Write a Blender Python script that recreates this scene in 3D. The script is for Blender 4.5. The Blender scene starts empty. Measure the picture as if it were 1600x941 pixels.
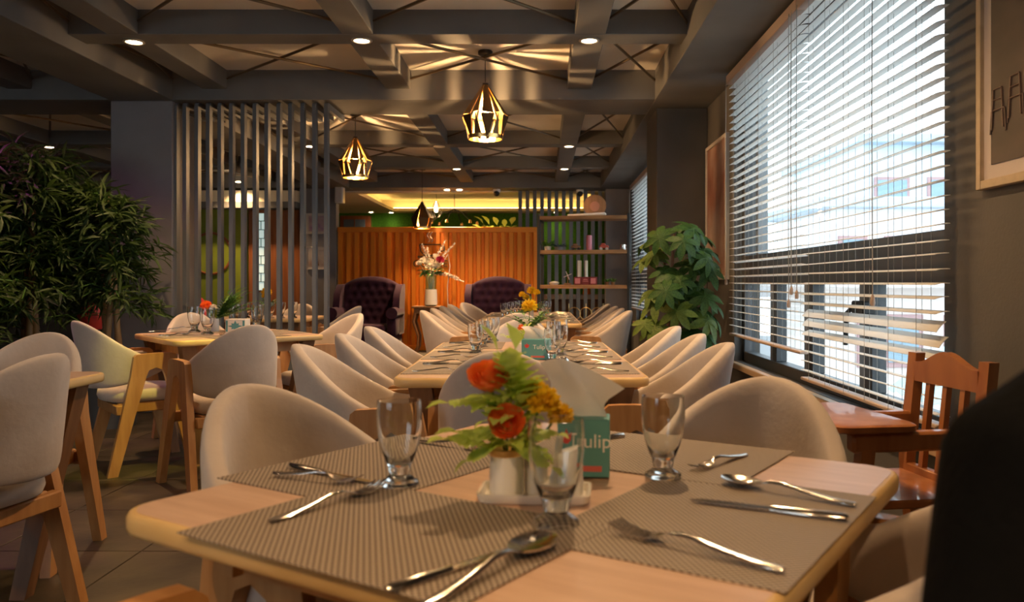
import bpy, bmesh, math, random
from math import pi, sin, cos, radians as R, sqrt, atan2
from mathutils import Vector, Matrix, Euler

# ------------------------------------------------------------------ camera
H = 1.07            # eye height above the floor
F = 1290.0          # focal length in pixels of the 1600 px frame
sc = bpy.context.scene
COL = sc.collection
cd = bpy.data.cameras.new('camera')
cd.sensor_width = 36.0
cd.lens = 36.0 * F / 1600.0
cd.shift_x = -46 / 1600.0
cd.shift_y = -27.5 / 1600.0
cd.clip_start = 0.05
cd.clip_end = 300
cd.dof.use_dof = True
cd.dof.focus_distance = 3.7
cd.dof.aperture_fstop = 5.0
cam = bpy.data.objects.new('camera', cd)
cam.location = (0, 0, H)
cam.rotation_euler = (R(90), 0, 0)
COL.objects.link(cam)
sc.camera = cam

# ------------------------------------------------------------------ sky and exposure
world = bpy.data.worlds.new('overcast_sky')
sc.world = world
world.use_nodes = True
wn = world.node_tree
wn.nodes.clear()
wo = wn.nodes.new('ShaderNodeOutputWorld')
wb = wn.nodes.new('ShaderNodeBackground')
wt = wn.nodes.new('ShaderNodeTexCoord')
ws = wn.nodes.new('ShaderNodeSeparateXYZ')
wr = wn.nodes.new('ShaderNodeValToRGB')
wr.color_ramp.elements[0].position = 0.0
wr.color_ramp.elements[0].color = (0.80, 0.88, 0.93, 1)
wr.color_ramp.elements[1].position = 0.7
wr.color_ramp.elements[1].color = (0.78, 0.90, 1.0, 1)
wn.links.new(wt.outputs['Generated'], ws.inputs[0])
wn.links.new(ws.outputs['Z'], wr.inputs[0])
wn.links.new(wr.outputs[0], wb.inputs['Color'])
wb.inputs['Strength'].default_value = 3.6
wn.links.new(wb.outputs[0], wo.inputs[0])

sc.view_settings.view_transform = 'Standard'
sc.view_settings.look = 'None'
sc.view_settings.exposure = 0.17
sc.view_settings.gamma = 1.0
sc.view_settings.use_curve_mapping = False

LAMP_PENDANT = 70.0     # watts, bulbs in the brass pendants
LAMP_DOWN = 120.0        # watts, recessed spots
WARM = (1.0, 0.58, 0.25)
WARM2 = (1.0, 0.62, 0.30)

# ------------------------------------------------------------------ helpers
rnd = random.Random(7)
KIDS = {}


def P(px, py, h):
    """the point of the horizontal plane z = h that the photo shows at pixel px, py"""
    y = (H - h) * F / (py - 443.0)
    return Vector(((px - 846.0) * y / F, y, h))


def srgb(r, g, b):
    f = lambda c: c / 12.92 if c <= 0.04045 else ((c + 0.055) / 1.055) ** 2.4
    return (f(r / 255), f(g / 255), f(b / 255), 1)


def mat(name, col, rough=0.6, metal=0.0, spec=0.5, col2=None, scale=8.0, stretch=(1, 1, 1), bump=0.0,
        bscale=None, detail=4.0, sheen=0.0, coat=0.0, emit=None, estr=0.0, lo=0.35, hi=0.65, trans=0.0, alpha=1.0):
    m = bpy.data.materials.new(name)
    m.use_nodes = True
    nt = m.node_tree
    b = nt.nodes['Principled BSDF']
    if len(col) == 3:
        col = (*col, 1)
    b.inputs['Base Color'].default_value = col
    b.inputs['Roughness'].default_value = rough
    b.inputs['Metallic'].default_value = metal
    b.inputs['Specular IOR Level'].default_value = spec
    b.inputs['Coat Weight'].default_value = coat
    b.inputs['Sheen Weight'].default_value = sheen
    b.inputs['Sheen Roughness'].default_value = 0.4
    b.inputs['Transmission Weight'].default_value = trans
    tc = nt.nodes.new('ShaderNodeTexCoord')
    mp = nt.nodes.new('ShaderNodeMapping')
    mp.inputs['Scale'].default_value = stretch
    nt.links.new(tc.outputs['Object'], mp.inputs[0])
    no = nt.nodes.new('ShaderNodeTexNoise')
    no.inputs['Scale'].default_value = scale
    no.inputs['Detail'].default_value = detail
    nt.links.new(mp.outputs[0], no.inputs['Vector'])
    if col2 is not None:
        if len(col2) == 3:
            col2 = (*col2, 1)
        rp = nt.nodes.new('ShaderNodeValToRGB')
        rp.color_ramp.elements[0].position = lo
        rp.color_ramp.elements[0].color = col
        rp.color_ramp.elements[1].position = hi
        rp.color_ramp.elements[1].color = col2
        nt.links.new(no.outputs[0], rp.inputs[0])
        nt.links.new(rp.outputs[0], b.inputs['Base Color'])
    if bump > 0:
        bp = nt.nodes.new('ShaderNodeBump')
        bp.inputs['Strength'].default_value = bump
        bp.inputs['Distance'].default_value = 0.01
        n2 = no
        if bscale:
            n2 = nt.nodes.new('ShaderNodeTexNoise')
            n2.inputs['Scale'].default_value = bscale
            n2.inputs['Detail'].default_value = 3
            nt.links.new(mp.outputs[0], n2.inputs['Vector'])
        nt.links.new(n2.outputs[0], bp.inputs['Height'])
        nt.links.new(bp.outputs[0], b.inputs['Normal'])
    if emit is not None:
        b.inputs['Emission Color'].default_value = (*emit[:3], 1)
        b.inputs['Emission Strength'].default_value = estr
    return m


class MB:
    def __init__(self):
        self.bm = bmesh.new()

    def add(self, verts, faces, M=None):
        vs = [self.bm.verts.new(M @ Vector(v) if M is not None else v) for v in verts]
        for f in faces:
            try:
                self.bm.faces.new([vs[i] for i in f])
            except ValueError:
                pass
        return vs

    def box(self, c, s, bevel=0.0, M=None, seg=1):
        g = bmesh.new()
        bmesh.ops.create_cube(g, size=1.0)
        bmesh.ops.scale(g, vec=s, verts=g.verts)
        if bevel > 0:
            bmesh.ops.bevel(g, geom=list(g.edges), offset=bevel, segments=seg, profile=0.5, affect='EDGES')
        bmesh.ops.translate(g, vec=c, verts=g.verts)
        self.merge(g, M)
        return self

    def span(self, a, b, bevel=0.0, M=None, seg=1):
        c = [(a[i] + b[i]) / 2 for i in range(3)]
        s = [abs(b[i] - a[i]) for i in range(3)]
        return self.box(c, s, bevel, M, seg)

    def merge(self, g, M=None):
        g.verts.index_update()
        idx = {}
        for v in g.verts:
            idx[v.index] = self.bm.verts.new(M @ v.co if M is not None else v.co)
        for f in g.faces:
            try:
                self.bm.faces.new([idx[v.index] for v in f.verts])
            except ValueError:
                pass
        g.free()

    def loft(self, rings, cap=True, closed=True, M=None):
        n = len(rings[0])
        verts = [p for r in rings for p in r]
        faces = []
        for i in range(len(rings) - 1):
            for j in range(n if closed else n - 1):
                k = (j + 1) % n
                faces.append((i * n + j, i * n + k, (i + 1) * n + k, (i + 1) * n + j))
        if cap and closed:
            faces.append(tuple(range(n - 1, -1, -1)))
            faces.append(tuple((len(rings) - 1) * n + j for j in range(n)))
        self.add(verts, faces, M)
        return self

    def prism(self, pts, a, b, axis='z', M=None):
        def p3(p, h):
            return {'z': (p[0], p[1], h), 'x': (h, p[0], p[1]), 'y': (p[0], h, p[1])}[axis]
        return self.loft([[p3(p, a) for p in pts], [p3(p, b) for p in pts]], M=M)

    def lathe(self, prof, n=20, c=(0, 0, 0), M=None, cap=True):
        rings = []
        for r, z in prof:
            r = max(r, 1e-4)
            rings.append([(c[0] + r * cos(2 * pi * j / n), c[1] + r * sin(2 * pi * j / n), c[2] + z) for j in range(n)])
        return self.loft(rings, cap=cap, M=M)

    def tube(self, path, r, n=8, M=None, cap=True):
        path = [Vector(p) for p in path]
        rr = r if isinstance(r, (list, tuple)) else [r] * len(path)
        rings = []
        up = None
        for i, p in enumerate(path):
            d = (path[min(i + 1, len(path) - 1)] - path[max(i - 1, 0)])
            if d.length < 1e-9:
                d = Vector((0, 0, 1))
            d.normalize()
            if up is None:
                up = Vector((0, 0, 1)) if abs(d.z) < 0.9 else Vector((1, 0, 0))
            a = d.cross(up)
            if a.length < 1e-6:
                a = d.cross(Vector((0, 1, 0)))
            a.normalize()
            b = a.cross(d)
            up = b
            rings.append([p + a * (rr[i] * cos(2 * pi * j / n)) + b * (rr[i] * sin(2 * pi * j / n)) for j in range(n)])
        return self.loft(rings, cap=cap, M=M)

    def ball(self, c, s, u=12, v=8, M=None):
        g = bmesh.new()
        bmesh.ops.create_uvsphere(g, u_segments=u, v_segments=v, radius=1.0)
        if isinstance(s, (int, float)):
            s = (s, s, s)
        bmesh.ops.scale(g, vec=s, verts=g.verts)
        bmesh.ops.translate(g, vec=c, verts=g.verts)
        self.merge(g, M)
        return self

    def mesh(self, name, m, sharp=40.0):
        bmesh.ops.recalc_face_normals(self.bm, faces=list(self.bm.faces))
        me = bpy.data.meshes.new(name)
        self.bm.to_mesh(me)
        self.bm.free()
        if m is not None:
            me.materials.append(m)
        for p in me.polygons:
            p.use_smooth = True
        if sharp is not None:
            me.set_sharp_from_angle(angle=R(sharp))
        return me


def link(o, parent=None):
    COL.objects.link(o)
    if parent is not None:
        o.parent = parent
        KIDS.setdefault(parent.name, []).append(o)
    return o


def obj(name, mb, m=None, parent=None, loc=(0, 0, 0), rot=(0, 0, 0), label=None, sharp=40.0):
    me = mb.mesh(name, m, sharp) if isinstance(mb, MB) else mb
    o = bpy.data.objects.new(name, me)
    o.location = loc
    o.rotation_euler = rot
    link(o, parent)
    if label:
        o['label'] = label
    return o


def tag(o, label, cat, group=None):
    o['label'] = label
    o['category'] = cat
    if group:
        o['group'] = group
    return o


def thing(name, label, cat, loc=(0, 0, 0), rz=0.0, group=None):
    o = bpy.data.objects.new(name, None)
    o.empty_display_size = 0.1
    o.location = loc
    o.rotation_euler = (0, 0, rz)
    link(o)
    return tag(o, label, cat, group)


def struct(name, mb, m, parent=None, **k):
    o = obj(name, mb, m, parent, **k)
    if parent is None:
        o['kind'] = 'structure'
    return o


def dup(src, loc, rz, label=None, group=None, scale=None):
    def cp(o, par):
        c = o.copy()
        link(c, par)
        for ch in KIDS.get(o.name, []):
            cp(ch, c)
        return c
    c = cp(src, None)
    c.location = loc
    c.rotation_euler = (0, 0, rz)
    if scale:
        c.scale = scale
    if label:
        c['label'] = label
    if group:
        c['group'] = group
    return c


def face(dx, dy, *_):
    return atan2(-dx, dy)


def text_mesh(s, size, depth, name):
    cu = bpy.data.curves.new(name, 'FONT')
    cu.body = s
    cu.size = size
    cu.extrude = depth
    cu.align_x = 'CENTER'
    cu.align_y = 'CENTER'
    o = bpy.data.objects.new(name, cu)
    COL.objects.link(o)
    dg = bpy.context.evaluated_depsgraph_get()
    me = bpy.data.meshes.new_from_object(o.evaluated_get(dg))
    COL.objects.unlink(o)
    bpy.data.objects.remove(o)
    return me


# ------------------------------------------------------------------ materials
M = {}
M['beam'] = mat('grey_beam_paint', (0.125, 0.122, 0.118), 0.75, col2=(0.145, 0.142, 0.136), scale=3, bump=0.05, bscale=60)
M['ceil'] = mat('cream_ceiling_board', (0.70, 0.65, 0.57), 0.8, col2=(0.75, 0.70, 0.62), scale=2)
M['brace'] = mat('dark_bronze_rod', (0.13, 0.09, 0.05), 0.4, metal=0.6)
M['wall'] = mat('charcoal_wall_paint', (0.085, 0.078, 0.07), 0.7, col2=(0.1, 0.09, 0.08), scale=4, bump=0.08, bscale=80)
M['wallgrey'] = mat('grey_wall_paint', (0.20, 0.185, 0.20), 0.75, col2=(0.23, 0.215, 0.225), scale=3, bump=0.06, bscale=70)
M['dark'] = mat('dark_plaster', (0.035, 0.03, 0.03), 0.8, col2=(0.045, 0.04, 0.035), scale=3)
M['slat'] = mat('slate_grey_painted_wood', (0.115, 0.125, 0.14), 0.55, col2=(0.13, 0.14, 0.155), scale=6, stretch=(1, 1, 0.1))
M['wood'] = mat('orange_beech', (0.40, 0.185, 0.062), 0.42, col2=(0.50, 0.255, 0.095), scale=5, stretch=(6, 6, 0.7), bump=0.04, bscale=20, coat=0.15)
M['woodtop'] = mat('pink_oak_laminate', (0.52, 0.335, 0.235), 0.33, col2=(0.66, 0.46, 0.345), scale=4, stretch=(1.2, 9, 1), detail=7, lo=0.3, hi=0.7)
M['woodedge'] = mat('pale_birch_edge', (0.60, 0.40, 0.16), 0.4, col2=(0.68, 0.47, 0.21), scale=4, stretch=(2, 2, 14))
M['darkwood'] = mat('brown_stained_wood', (0.16, 0.07, 0.028), 0.45, col2=(0.23, 0.11, 0.045), scale=5, stretch=(5, 5, 0.6))
M['fabric'] = mat('greige_velvet', (0.50, 0.415, 0.355), 0.9, col2=(0.60, 0.515, 0.45), scale=7, detail=5, sheen=0.35, bump=0.12, bscale=45, lo=0.3, hi=0.7)
M['steel'] = mat('polished_cutlery_steel', (0.62, 0.58, 0.54), 0.16, metal=1.0, col2=(0.68, 0.64, 0.6), scale=30)
M['chrome'] = mat('bright_chrome', (0.75, 0.73, 0.7), 0.1, metal=1.0)
M['ceramic'] = mat('white_glazed_ceramic', (0.78, 0.74, 0.68), 0.25, coat=0.3)
M['paper'] = mat('white_tissue_paper', (0.82, 0.80, 0.77), 0.9, bump=0.15, bscale=25)
M['teal'] = mat('teal_printed_card', srgb(86, 150, 152), 0.5, col2=srgb(96, 162, 162), scale=3)
M['white'] = mat('white_ink', (0.85, 0.85, 0.83), 0.6)
M['red'] = mat('red_ink', (0.62, 0.05, 0.04), 0.5)
M['pinkred'] = mat('coral_ink', (0.70, 0.16, 0.13), 0.5)
M['orangepet'] = mat('orange_red_petals', (0.92, 0.17, 0.03), 0.6, col2=(0.94, 0.28, 0.05), scale=60)
M['yellowpet'] = mat('yellow_petals', (0.88, 0.62, 0.02), 0.6, col2=(0.85, 0.52, 0.01), scale=60)
M['whitepet'] = mat('cream_petals', (0.75, 0.68, 0.60), 0.7)
M['pinkpet'] = mat('crimson_petals', (0.50, 0.03, 0.09), 0.6)
M['leaflime'] = mat('lime_fern_leaf', (0.46, 0.60, 0.10), 0.5, col2=(0.64, 0.74, 0.24), scale=40)
M['leafgreen'] = mat('mid_green_leaf', (0.07, 0.19, 0.025), 0.5, col2=(0.13, 0.28, 0.05), scale=30)
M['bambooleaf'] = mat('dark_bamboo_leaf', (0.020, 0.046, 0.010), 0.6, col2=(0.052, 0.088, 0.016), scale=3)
M['culm'] = mat('tan_bamboo_cane', (0.30, 0.17, 0.075), 0.5, col2=(0.38, 0.24, 0.11), scale=6, stretch=(3, 3, 0.5))
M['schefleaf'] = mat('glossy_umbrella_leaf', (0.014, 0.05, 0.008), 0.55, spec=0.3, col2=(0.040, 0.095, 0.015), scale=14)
M['schefleaf2'] = mat('yellow_green_umbrella_leaf', (0.06, 0.10, 0.010), 0.55, spec=0.3, col2=(0.10, 0.15, 0.02), scale=14)
M['soil'] = mat('potting_soil', (0.03, 0.02, 0.014), 0.95, bump=0.5, bscale=80)
M['black'] = mat('matt_black_metal', (0.012, 0.012, 0.012), 0.5)
M['orange'] = mat('orange_container_paint', (0.82, 0.245, 0.012), 0.5, col2=(0.84, 0.265, 0.016), scale=2)
M['purple'] = mat('aubergine_velvet', (0.022, 0.006, 0.018), 0.9, spec=0.2, col2=(0.032, 0.009, 0.026), scale=9, sheen=0.08)
M['green'] = mat('artificial_grass_wall', (0.035, 0.15, 0.004), 0.9, col2=(0.07, 0.24, 0.01), scale=30, bump=0.6, bscale=90)
M['olive'] = mat('olive_green_panel', (0.17, 0.22, 0.01), 0.7, col2=(0.21, 0.26, 0.02), scale=3)
M['doorwood'] = mat('red_brown_door_wood', (0.21, 0.065, 0.018), 0.45, col2=(0.29, 0.10, 0.03), scale=4, stretch=(6, 6, 0.5))
M['blind'] = mat('white_blind_slat', (0.84, 0.83, 0.80), 0.45)


def thin(m, col, f):
    """let a thin material pass some light to its other side"""
    nt = m.node_tree
    tl = nt.nodes.new('ShaderNodeBsdfTranslucent')
    tl.inputs[0].default_value = (*col, 1)
    mx = nt.nodes.new('ShaderNodeMixShader')
    mx.inputs[0].default_value = f
    nt.links.new(nt.nodes['Principled BSDF'].outputs[0], mx.inputs[1])
    nt.links.new(tl.outputs[0], mx.inputs[2])
    nt.links.new(mx.outputs[0], nt.nodes['Material Output'].inputs[0])


thin(M['blind'], (0.90, 0.90, 0.89), 0.5)
thin(M['paper'], (0.88, 0.86, 0.83), 0.4)
thin(M['leaflime'], (0.66, 0.80, 0.16), 0.45)
thin(M['orangepet'], (0.90, 0.20, 0.03), 0.35)
thin(M['yellowpet'], (0.90, 0.62, 0.03), 0.35)
thin(M['bambooleaf'], (0.07, 0.13, 0.02), 0.3)
M['valance'] = mat('pink_beige_valance', (0.45, 0.33, 0.26), 0.5)
M['cord'] = mat('grey_cord', (0.35, 0.33, 0.30), 0.8)
M['frame'] = mat('dark_window_frame', (0.045, 0.047, 0.05), 0.45)
M['framelight'] = mat('grey_window_sash', (0.22, 0.23, 0.24), 0.45)
M['brass'] = mat('gold_inner_brass', (0.78, 0.52, 0.20), 0.3, metal=1.0)
M['bronze'] = mat('dark_bronze_shade', (0.13, 0.075, 0.03), 0.42, metal=0.7)
M['bulb'] = mat('warm_bulb', (1, 0.8, 0.5), 0.4, emit=(1.0, 0.62, 0.26), estr=30)
M['lens'] = mat('lit_lamp_lens', (1, 0.9, 0.8), 0.4, emit=(1.0, 0.76, 0.48), estr=22)
M['lens_off'] = mat('unlit_lamp_lens', (0.6, 0.55, 0.48), 0.5)
M['led'] = mat('warm_led_strip', (1, 0.8, 0.4), 0.5, emit=(1.0, 0.68, 0.22), estr=10)
M['ringmetal'] = mat('cream_lamp_ring', (0.45, 0.38, 0.3), 0.4)
M['shirt'] = mat('black_knit_jumper', (0.003, 0.003, 0.0032), 0.95, spec=0.08, col2=(0.0045, 0.0045, 0.005), scale=12, bump=0.2, bscale=140)
M['skin'] = mat('skin', (0.42, 0.24, 0.16), 0.55)
M['hair'] = mat('black_hair', (0.01, 0.008, 0.007), 0.5)
M['sill'] = mat('varnished_sill_wood', (0.42, 0.27, 0.15), 0.4, col2=(0.5, 0.33, 0.2), scale=5, stretch=(5, 0.6, 5))
M['cherry'] = mat('varnished_cherry_wood', (0.33, 0.11, 0.032), 0.32, col2=(0.42, 0.16, 0.05), scale=5, stretch=(4, 4, 0.8), coat=0.3)
M['frameoak'] = mat('oak_picture_frame', (0.42, 0.32, 0.2), 0.5, col2=(0.5, 0.38, 0.25), scale=6, stretch=(3, 3, 3))
M['framewhite'] = mat('cream_picture_frame', (0.55, 0.50, 0.44), 0.5)
M['mount'] = mat('pale_picture_mount', (0.6, 0.52, 0.47), 0.8)
M['cove'] = mat('cream_cove_paint', (0.75, 0.66, 0.48), 0.8)


def glass_mat(name, col, rough=0.0, ior=1.45):
    m = bpy.data.materials.new(name)
    m.use_nodes = True
    nt = m.node_tree
    nt.nodes.remove(nt.nodes['Principled BSDF'])
    g = nt.nodes.new('ShaderNodeBsdfGlass')
    g.inputs['Color'].default_value = (*col, 1)
    g.inputs['Roughness'].default_value = rough
    g.inputs['IOR'].default_value = ior
    nt.links.new(g.outputs[0], nt.nodes['Material Output'].inputs[0])
    return m


def pane_mat(name, tint):
    """thin window glass: mostly clear, with a Fresnel reflection"""
    m = bpy.data.materials.new(name)
    m.use_nodes = True
    nt = m.node_tree
    nt.nodes.remove(nt.nodes['Principled BSDF'])
    t = nt.nodes.new('ShaderNodeBsdfTransparent')
    t.inputs[0].default_value = (*tint, 1)
    g = nt.nodes.new('ShaderNodeBsdfGlossy')
    g.inputs['Roughness'].default_value = 0.02
    lw = nt.nodes.new('ShaderNodeLayerWeight')
    lw.inputs[0].default_value = 0.5
    fr = nt.nodes.new('ShaderNodeMapRange')
    fr.interpolation_type = 'SMOOTHERSTEP'
    fr.inputs['From Min'].default_value = 0.55
    fr.inputs['From Max'].default_value = 1.0
    fr.inputs['To Min'].default_value = 0.03
    fr.inputs['To Max'].default_value = 0.5
    nt.links.new(lw.outputs['Facing'], fr.inputs[0])
    mx = nt.nodes.new('ShaderNodeMixShader')
    nt.links.new(fr.outputs[0], mx.inputs[0])
    nt.links.new(t.outputs[0], mx.inputs[1])
    nt.links.new(g.outputs[0], mx.inputs[2])
    nt.links.new(mx.outputs[0], nt.nodes['Material Output'].inputs[0])
    return m


M['glass'] = glass_mat('clear_drinking_glass', (0.98, 0.99, 0.99))
M['greenglass'] = glass_mat('green_tinted_glass', (0.82, 0.97, 0.9))
M['pane'] = pane_mat('window_glass', (0.93, 0.97, 0.98))


def placemat_mat():
    m = bpy.data.materials.new('woven_placemat')
    m.use_nodes = True
    nt = m.node_tree
    b = nt.nodes['Principled BSDF']
    b.inputs['Roughness'].default_value = 0.6
    tc = nt.nodes.new('ShaderNodeTexCoord')
    sx = nt.nodes.new('ShaderNodeSeparateXYZ')
    nt.links.new(tc.outputs['Object'], sx.inputs[0])

    def wave(out, per, ph=0.0):
        a = nt.nodes.new('ShaderNodeMath')
        a.operation = 'MULTIPLY_ADD'
        a.inputs[1].default_value = 2 * pi / per
        a.inputs[2].default_value = ph
        nt.links.new(out, a.inputs[0])
        s = nt.nodes.new('ShaderNodeMath')
        s.operation = 'SINE'
        nt.links.new(a.outputs[0], s.inputs[0])
        return s.outputs[0]
    w1 = wave(sx.outputs[0], 0.0098)
    w2 = wave(sx.outputs[1], 0.0098)
    mu = nt.nodes.new('ShaderNodeMath')
    mu.operation = 'MULTIPLY'
    nt.links.new(w1, mu.inputs[0])
    nt.links.new(w2, mu.inputs[1])
    ad = nt.nodes.new('ShaderNodeMath')
    ad.operation = 'MULTIPLY_ADD'
    ad.inputs[1].default_value = 0.5
    ad.inputs[2].default_value = 0.5
    nt.links.new(mu.outputs[0], ad.inputs[0])
    rp = nt.nodes.new('ShaderNodeValToRGB')
    rp.color_ramp.elements[0].position = 0.36
    rp.color_ramp.elements[0].color = (0.085, 0.055, 0.038, 1)
    rp.color_ramp.elements[1].position = 0.62
    rp.color_ramp.elements[1].color = (0.40, 0.325, 0.255, 1)
    nt.links.new(ad.outputs[0], rp.inputs[0])
    nt.links.new(rp.outputs[0], b.inputs['Base Color'])
    bp = nt.nodes.new('ShaderNodeBump')
    bp.inputs['Strength'].default_value = 0.5
    bp.inputs['Distance'].default_value = 0.001
    nt.links.new(ad.outputs[0], bp.inputs['Height'])
    nt.links.new(bp.outputs[0], b.inputs['Normal'])
    return m


M['mat'] = placemat_mat()


def stone_mat():
    m = mat('slate_floor_tile', (0.030, 0.021, 0.013), 0.42, col2=(0.115, 0.085, 0.052), scale=3.2, detail=9, bump=0.25, bscale=9, lo=0.35, hi=0.72)
    return m


M['stone'] = stone_mat()
M['grout'] = mat('dark_floor_grout', (0.045, 0.036, 0.026), 0.8)


def art_mat(name, cols, scale, stretch=(1, 1, 1)):
    m = bpy.data.materials.new(name)
    m.use_nodes = True
    nt = m.node_tree
    b = nt.nodes['Principled BSDF']
    b.inputs['Roughness'].default_value = 0.55
    tc = nt.nodes.new('ShaderNodeTexCoord')
    mp = nt.nodes.new('ShaderNodeMapping')
    mp.inputs['Scale'].default_value = stretch
    nt.links.new(tc.outputs['Object'], mp.inputs[0])
    no = nt.nodes.new('ShaderNodeTexNoise')
    no.inputs['Scale'].default_value = scale
    no.inputs['Detail'].default_value = 5
    nt.links.new(mp.outputs[0], no.inputs['Vector'])
    rp = nt.nodes.new('ShaderNodeValToRGB')
    els = rp.color_ramp.elements
    els[0].position = 0.3
    els[0].color = (*cols[0], 1)
    els[1].position = 0.7
    els[1].color = (*cols[-1], 1)
    for i, c in enumerate(cols[1:-1]):
        e = els.new(0.3 + 0.4 * (i + 1) / (len(cols) - 1))
        e.color = (*c, 1)
    nt.links.new(no.outputs[0], rp.inputs[0])
    nt.links.new(rp.outputs[0], b.inputs['Base Color'])
    return m
# ------------------------------------------------------------------ the setting
XW = 1.43                                   # inner face of the window wall
floor = struct('floor', MB().span((-9, -2.6, -0.2), (1.6, 18, -0.004)), M['grout'])
tile_me = MB().box((0, 0, -0.006), (0.594, 0.594, 0.012), bevel=0.0015).mesh('floor_tile', M['stone'])
for i in range(10):
    for j in range(11):
        obj('floor_tile', tile_me, parent=floor, loc=(-4.6 + 0.6 * i + 0.3, 1.5 + 0.6 * j + 0.3, rnd.uniform(-0.0005, 0.0005)),
            rot=(0, 0, pi / 2 * rnd.randint(0, 3)))
struct('ground', MB().span((1.7, -20, -4.3), (70, 80, -4.0)), mat('street_asphalt', (0.25, 0.25, 0.25), 0.9, col2=(0.3, 0.3, 0.3)))

ceiling = struct('ceiling', MB().span((-9, -2.6, 2.83), (1.6, 13.5, 2.95)), M['ceil'])


def beam(a, b):
    return obj('beam', MB().span(a, b, bevel=0.004), M['beam'], ceiling)


ZB, ZS = 2.58, 2.67
beam((0.935, -2.5, ZB), (XW, 13.5, 2.83))                # big beam along the window wall
beam((-3.56, -2.5, ZB), (-3.04, 13.5, 2.83))             # big beam over the left column
beam((-9, -2.5, ZB), (-8.5, 13.5, 2.83))
LONG = [0.313, -1.18, -2.69, -4.3, -5.75, -7.2]
YB = [(0.2, 0.8), (6.8, 7.4), (13.05, 13.5)]
for y0, y1 in YB:
    beam((-9, y0, ZB + 0.003), (XW, y1, 2.83))
YS = [2.3, 3.85, 5.41, 9.6, 11.5]
for y in YS:
    beam((-9, y - 0.11, ZS), (XW, y + 0.11, 2.83))
for x in LONG:
    beam((x - 0.1, -2.5, ZS + 0.002), (x + 0.1, 13.4, 2.83))
# thin rods crossing every coffer corner to corner
xs = [(-8.5, -7.3), (-7.1, -5.85), (-5.65, -4.4), (-4.2, -3.56), (-3.04, -2.79), (-2.59, -1.28), (-1.08, 0.213), (0.413, 0.935)]
ye = [(0.8, 2.19), (2.41, 3.74), (3.96, 5.3), (5.52, 6.8), (7.4, 9.49), (9.71, 11.39), (11.61, 13.05)]
for x0, x1 in xs:
    for y0, y1 in ye:
        if y0 < 3.9 and (x0 < -5.6):
            continue
        for s in (0, 1):
            a, b = ((x0, y0), (x1, y1)) if s == 0 else ((x1, y0), (x0, y1))
            zz = 2.745 + 0.012 * s
            obj('brace', MB().tube([(*a, zz), (*b, zz)], 0.0105, 6), M['brace'], ceiling)

# window wall with its two openings, and the pier between them
W1 = (2.93, 6.12, 0.5, 2.56)
W2 = (9.6, 12.45, 0.5, 2.56)
w = MB()
ys = [-2.6, W1[0], W1[1], W2[0], W2[1], 18]
for a, b in ((0, 1), (2, 3), (4, 5)):
    w.span((XW, ys[a], 0), (1.62, ys[b], 2.83))
for W in (W1, W2):
    w.span((XW, W[0], 0), (1.62, W[1], W[2]))
    w.span((XW, W[0], W[3]), (1.62, W[1], 2.83))
struct('wall_right', w, M['wall'])
struct('trim_1', MB().span((0.99, 7.1, 0), (XW - 0.001, 7.75, ZB), bevel=0.006), M['wall'], label=None)
struct('trim_2', MB().span((-3.56, 6.82, 0), (-3.05, 7.38, ZB), bevel=0.006), M['wallgrey'])
struct('wall_left', MB().span((-9.2, -2.6, 0), (-9, 18, 2.83)), M['dark'])
# wall behind the camera with a broad window opening
w = MB()
w.span((-9, -2.8, 0), (1.6, -2.6, 0.8))
w.span((-9, -2.8, 2.5), (1.6, -2.6, 2.83))
for a, b in ((-9, -6.4), (-4.4, -4.0), (-2.7, 1.6)):
    w.span((a, -2.8, 0.8), (b, -2.6, 2.5))
struct('wall_front', w, M['wall'])

# back of the dining room, left of the orange partition
w = MB()
w.span((-9, 13.35, 0), (-5.75, 13.5, 2.58))
struct('wall_back', w, M['dark'])
struct('trim_3', MB().span((-3.85, 13.15, 0), (-3.27, 13.35, 2.58), bevel=0.004), M['wallgrey'])
struct('trim_4', MB().span((1.03, 13.2, 0), (XW, 13.5, 2.58), bevel=0.004), M['wallgrey'])
struct('trim_5', MB().span((-5.75, 13.0, 2.36), (-3.86, 13.35, 2.535)), M['cove'])
struct('trim_6', MB().span((-5.75, 12.98, 2.26), (-3.86, 13.35, 2.357)), M['beam'])
# olive panel, brick strip, door leaves behind the slat screen
struct('trim_7', MB().span((-5.62, 13.3, 0), (-4.74, 13.42, 2.26)), M['olive'])
bw = struct('wall_brick', MB().span((-5.78, 13.3, 0), (-5.64, 13.38, 2.26)), M['grout'])
brick_me = MB().box((0, 0, 0), (0.128, 0.03, 0.084), bevel=0.006).mesh('brick', mat('grey_painted_brick', (0.22, 0.22, 0.24), 0.7, col2=(0.27, 0.27, 0.29), scale=6))
half_me = MB().box((0, 0, 0), (0.06, 0.03, 0.084), bevel=0.006).mesh('brick', brick_me.materials[0])
for k in range(25):
    z = 0.05 + 0.09 * k
    if k % 2:
        obj('brick', brick_me, parent=bw, loc=(-5.71, 13.29, z))
    else:
        for dx in (-0.034, 0.034):
            obj('brick', half_me, parent=bw, loc=(-5.71 + dx, 13.29, z))
d1 = struct('door_1', MB().span((-4.73, 13.34, 0), (-3.86, 13.42, 2.26)), M['doorwood'])
obj('door_panel', MB().span((-4.72, 13.3, 0.02), (-4.57, 13.34, 2.24), bevel=0.006), M['doorwood'], d1)
for a in (-4.43, -4.24, -4.05):
    obj('door_panel', MB().span((a, 13.3, 0.02), (a + 0.18, 13.34, 2.24), bevel=0.008), M['doorwood'], d1)
obj('pane', MB().span((-4.565, 13.325, 0.95), (-4.435, 13.338, 2.2)), mat('frosted_glow_pane', (0.6, 0.75, 0.72), 0.4, emit=(0.62, 0.82, 0.78), estr=0.55), d1, label='pale glass strip with its own glow, as if backlit')  # the pane itself emits, standing in for light coming through the glass
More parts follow.
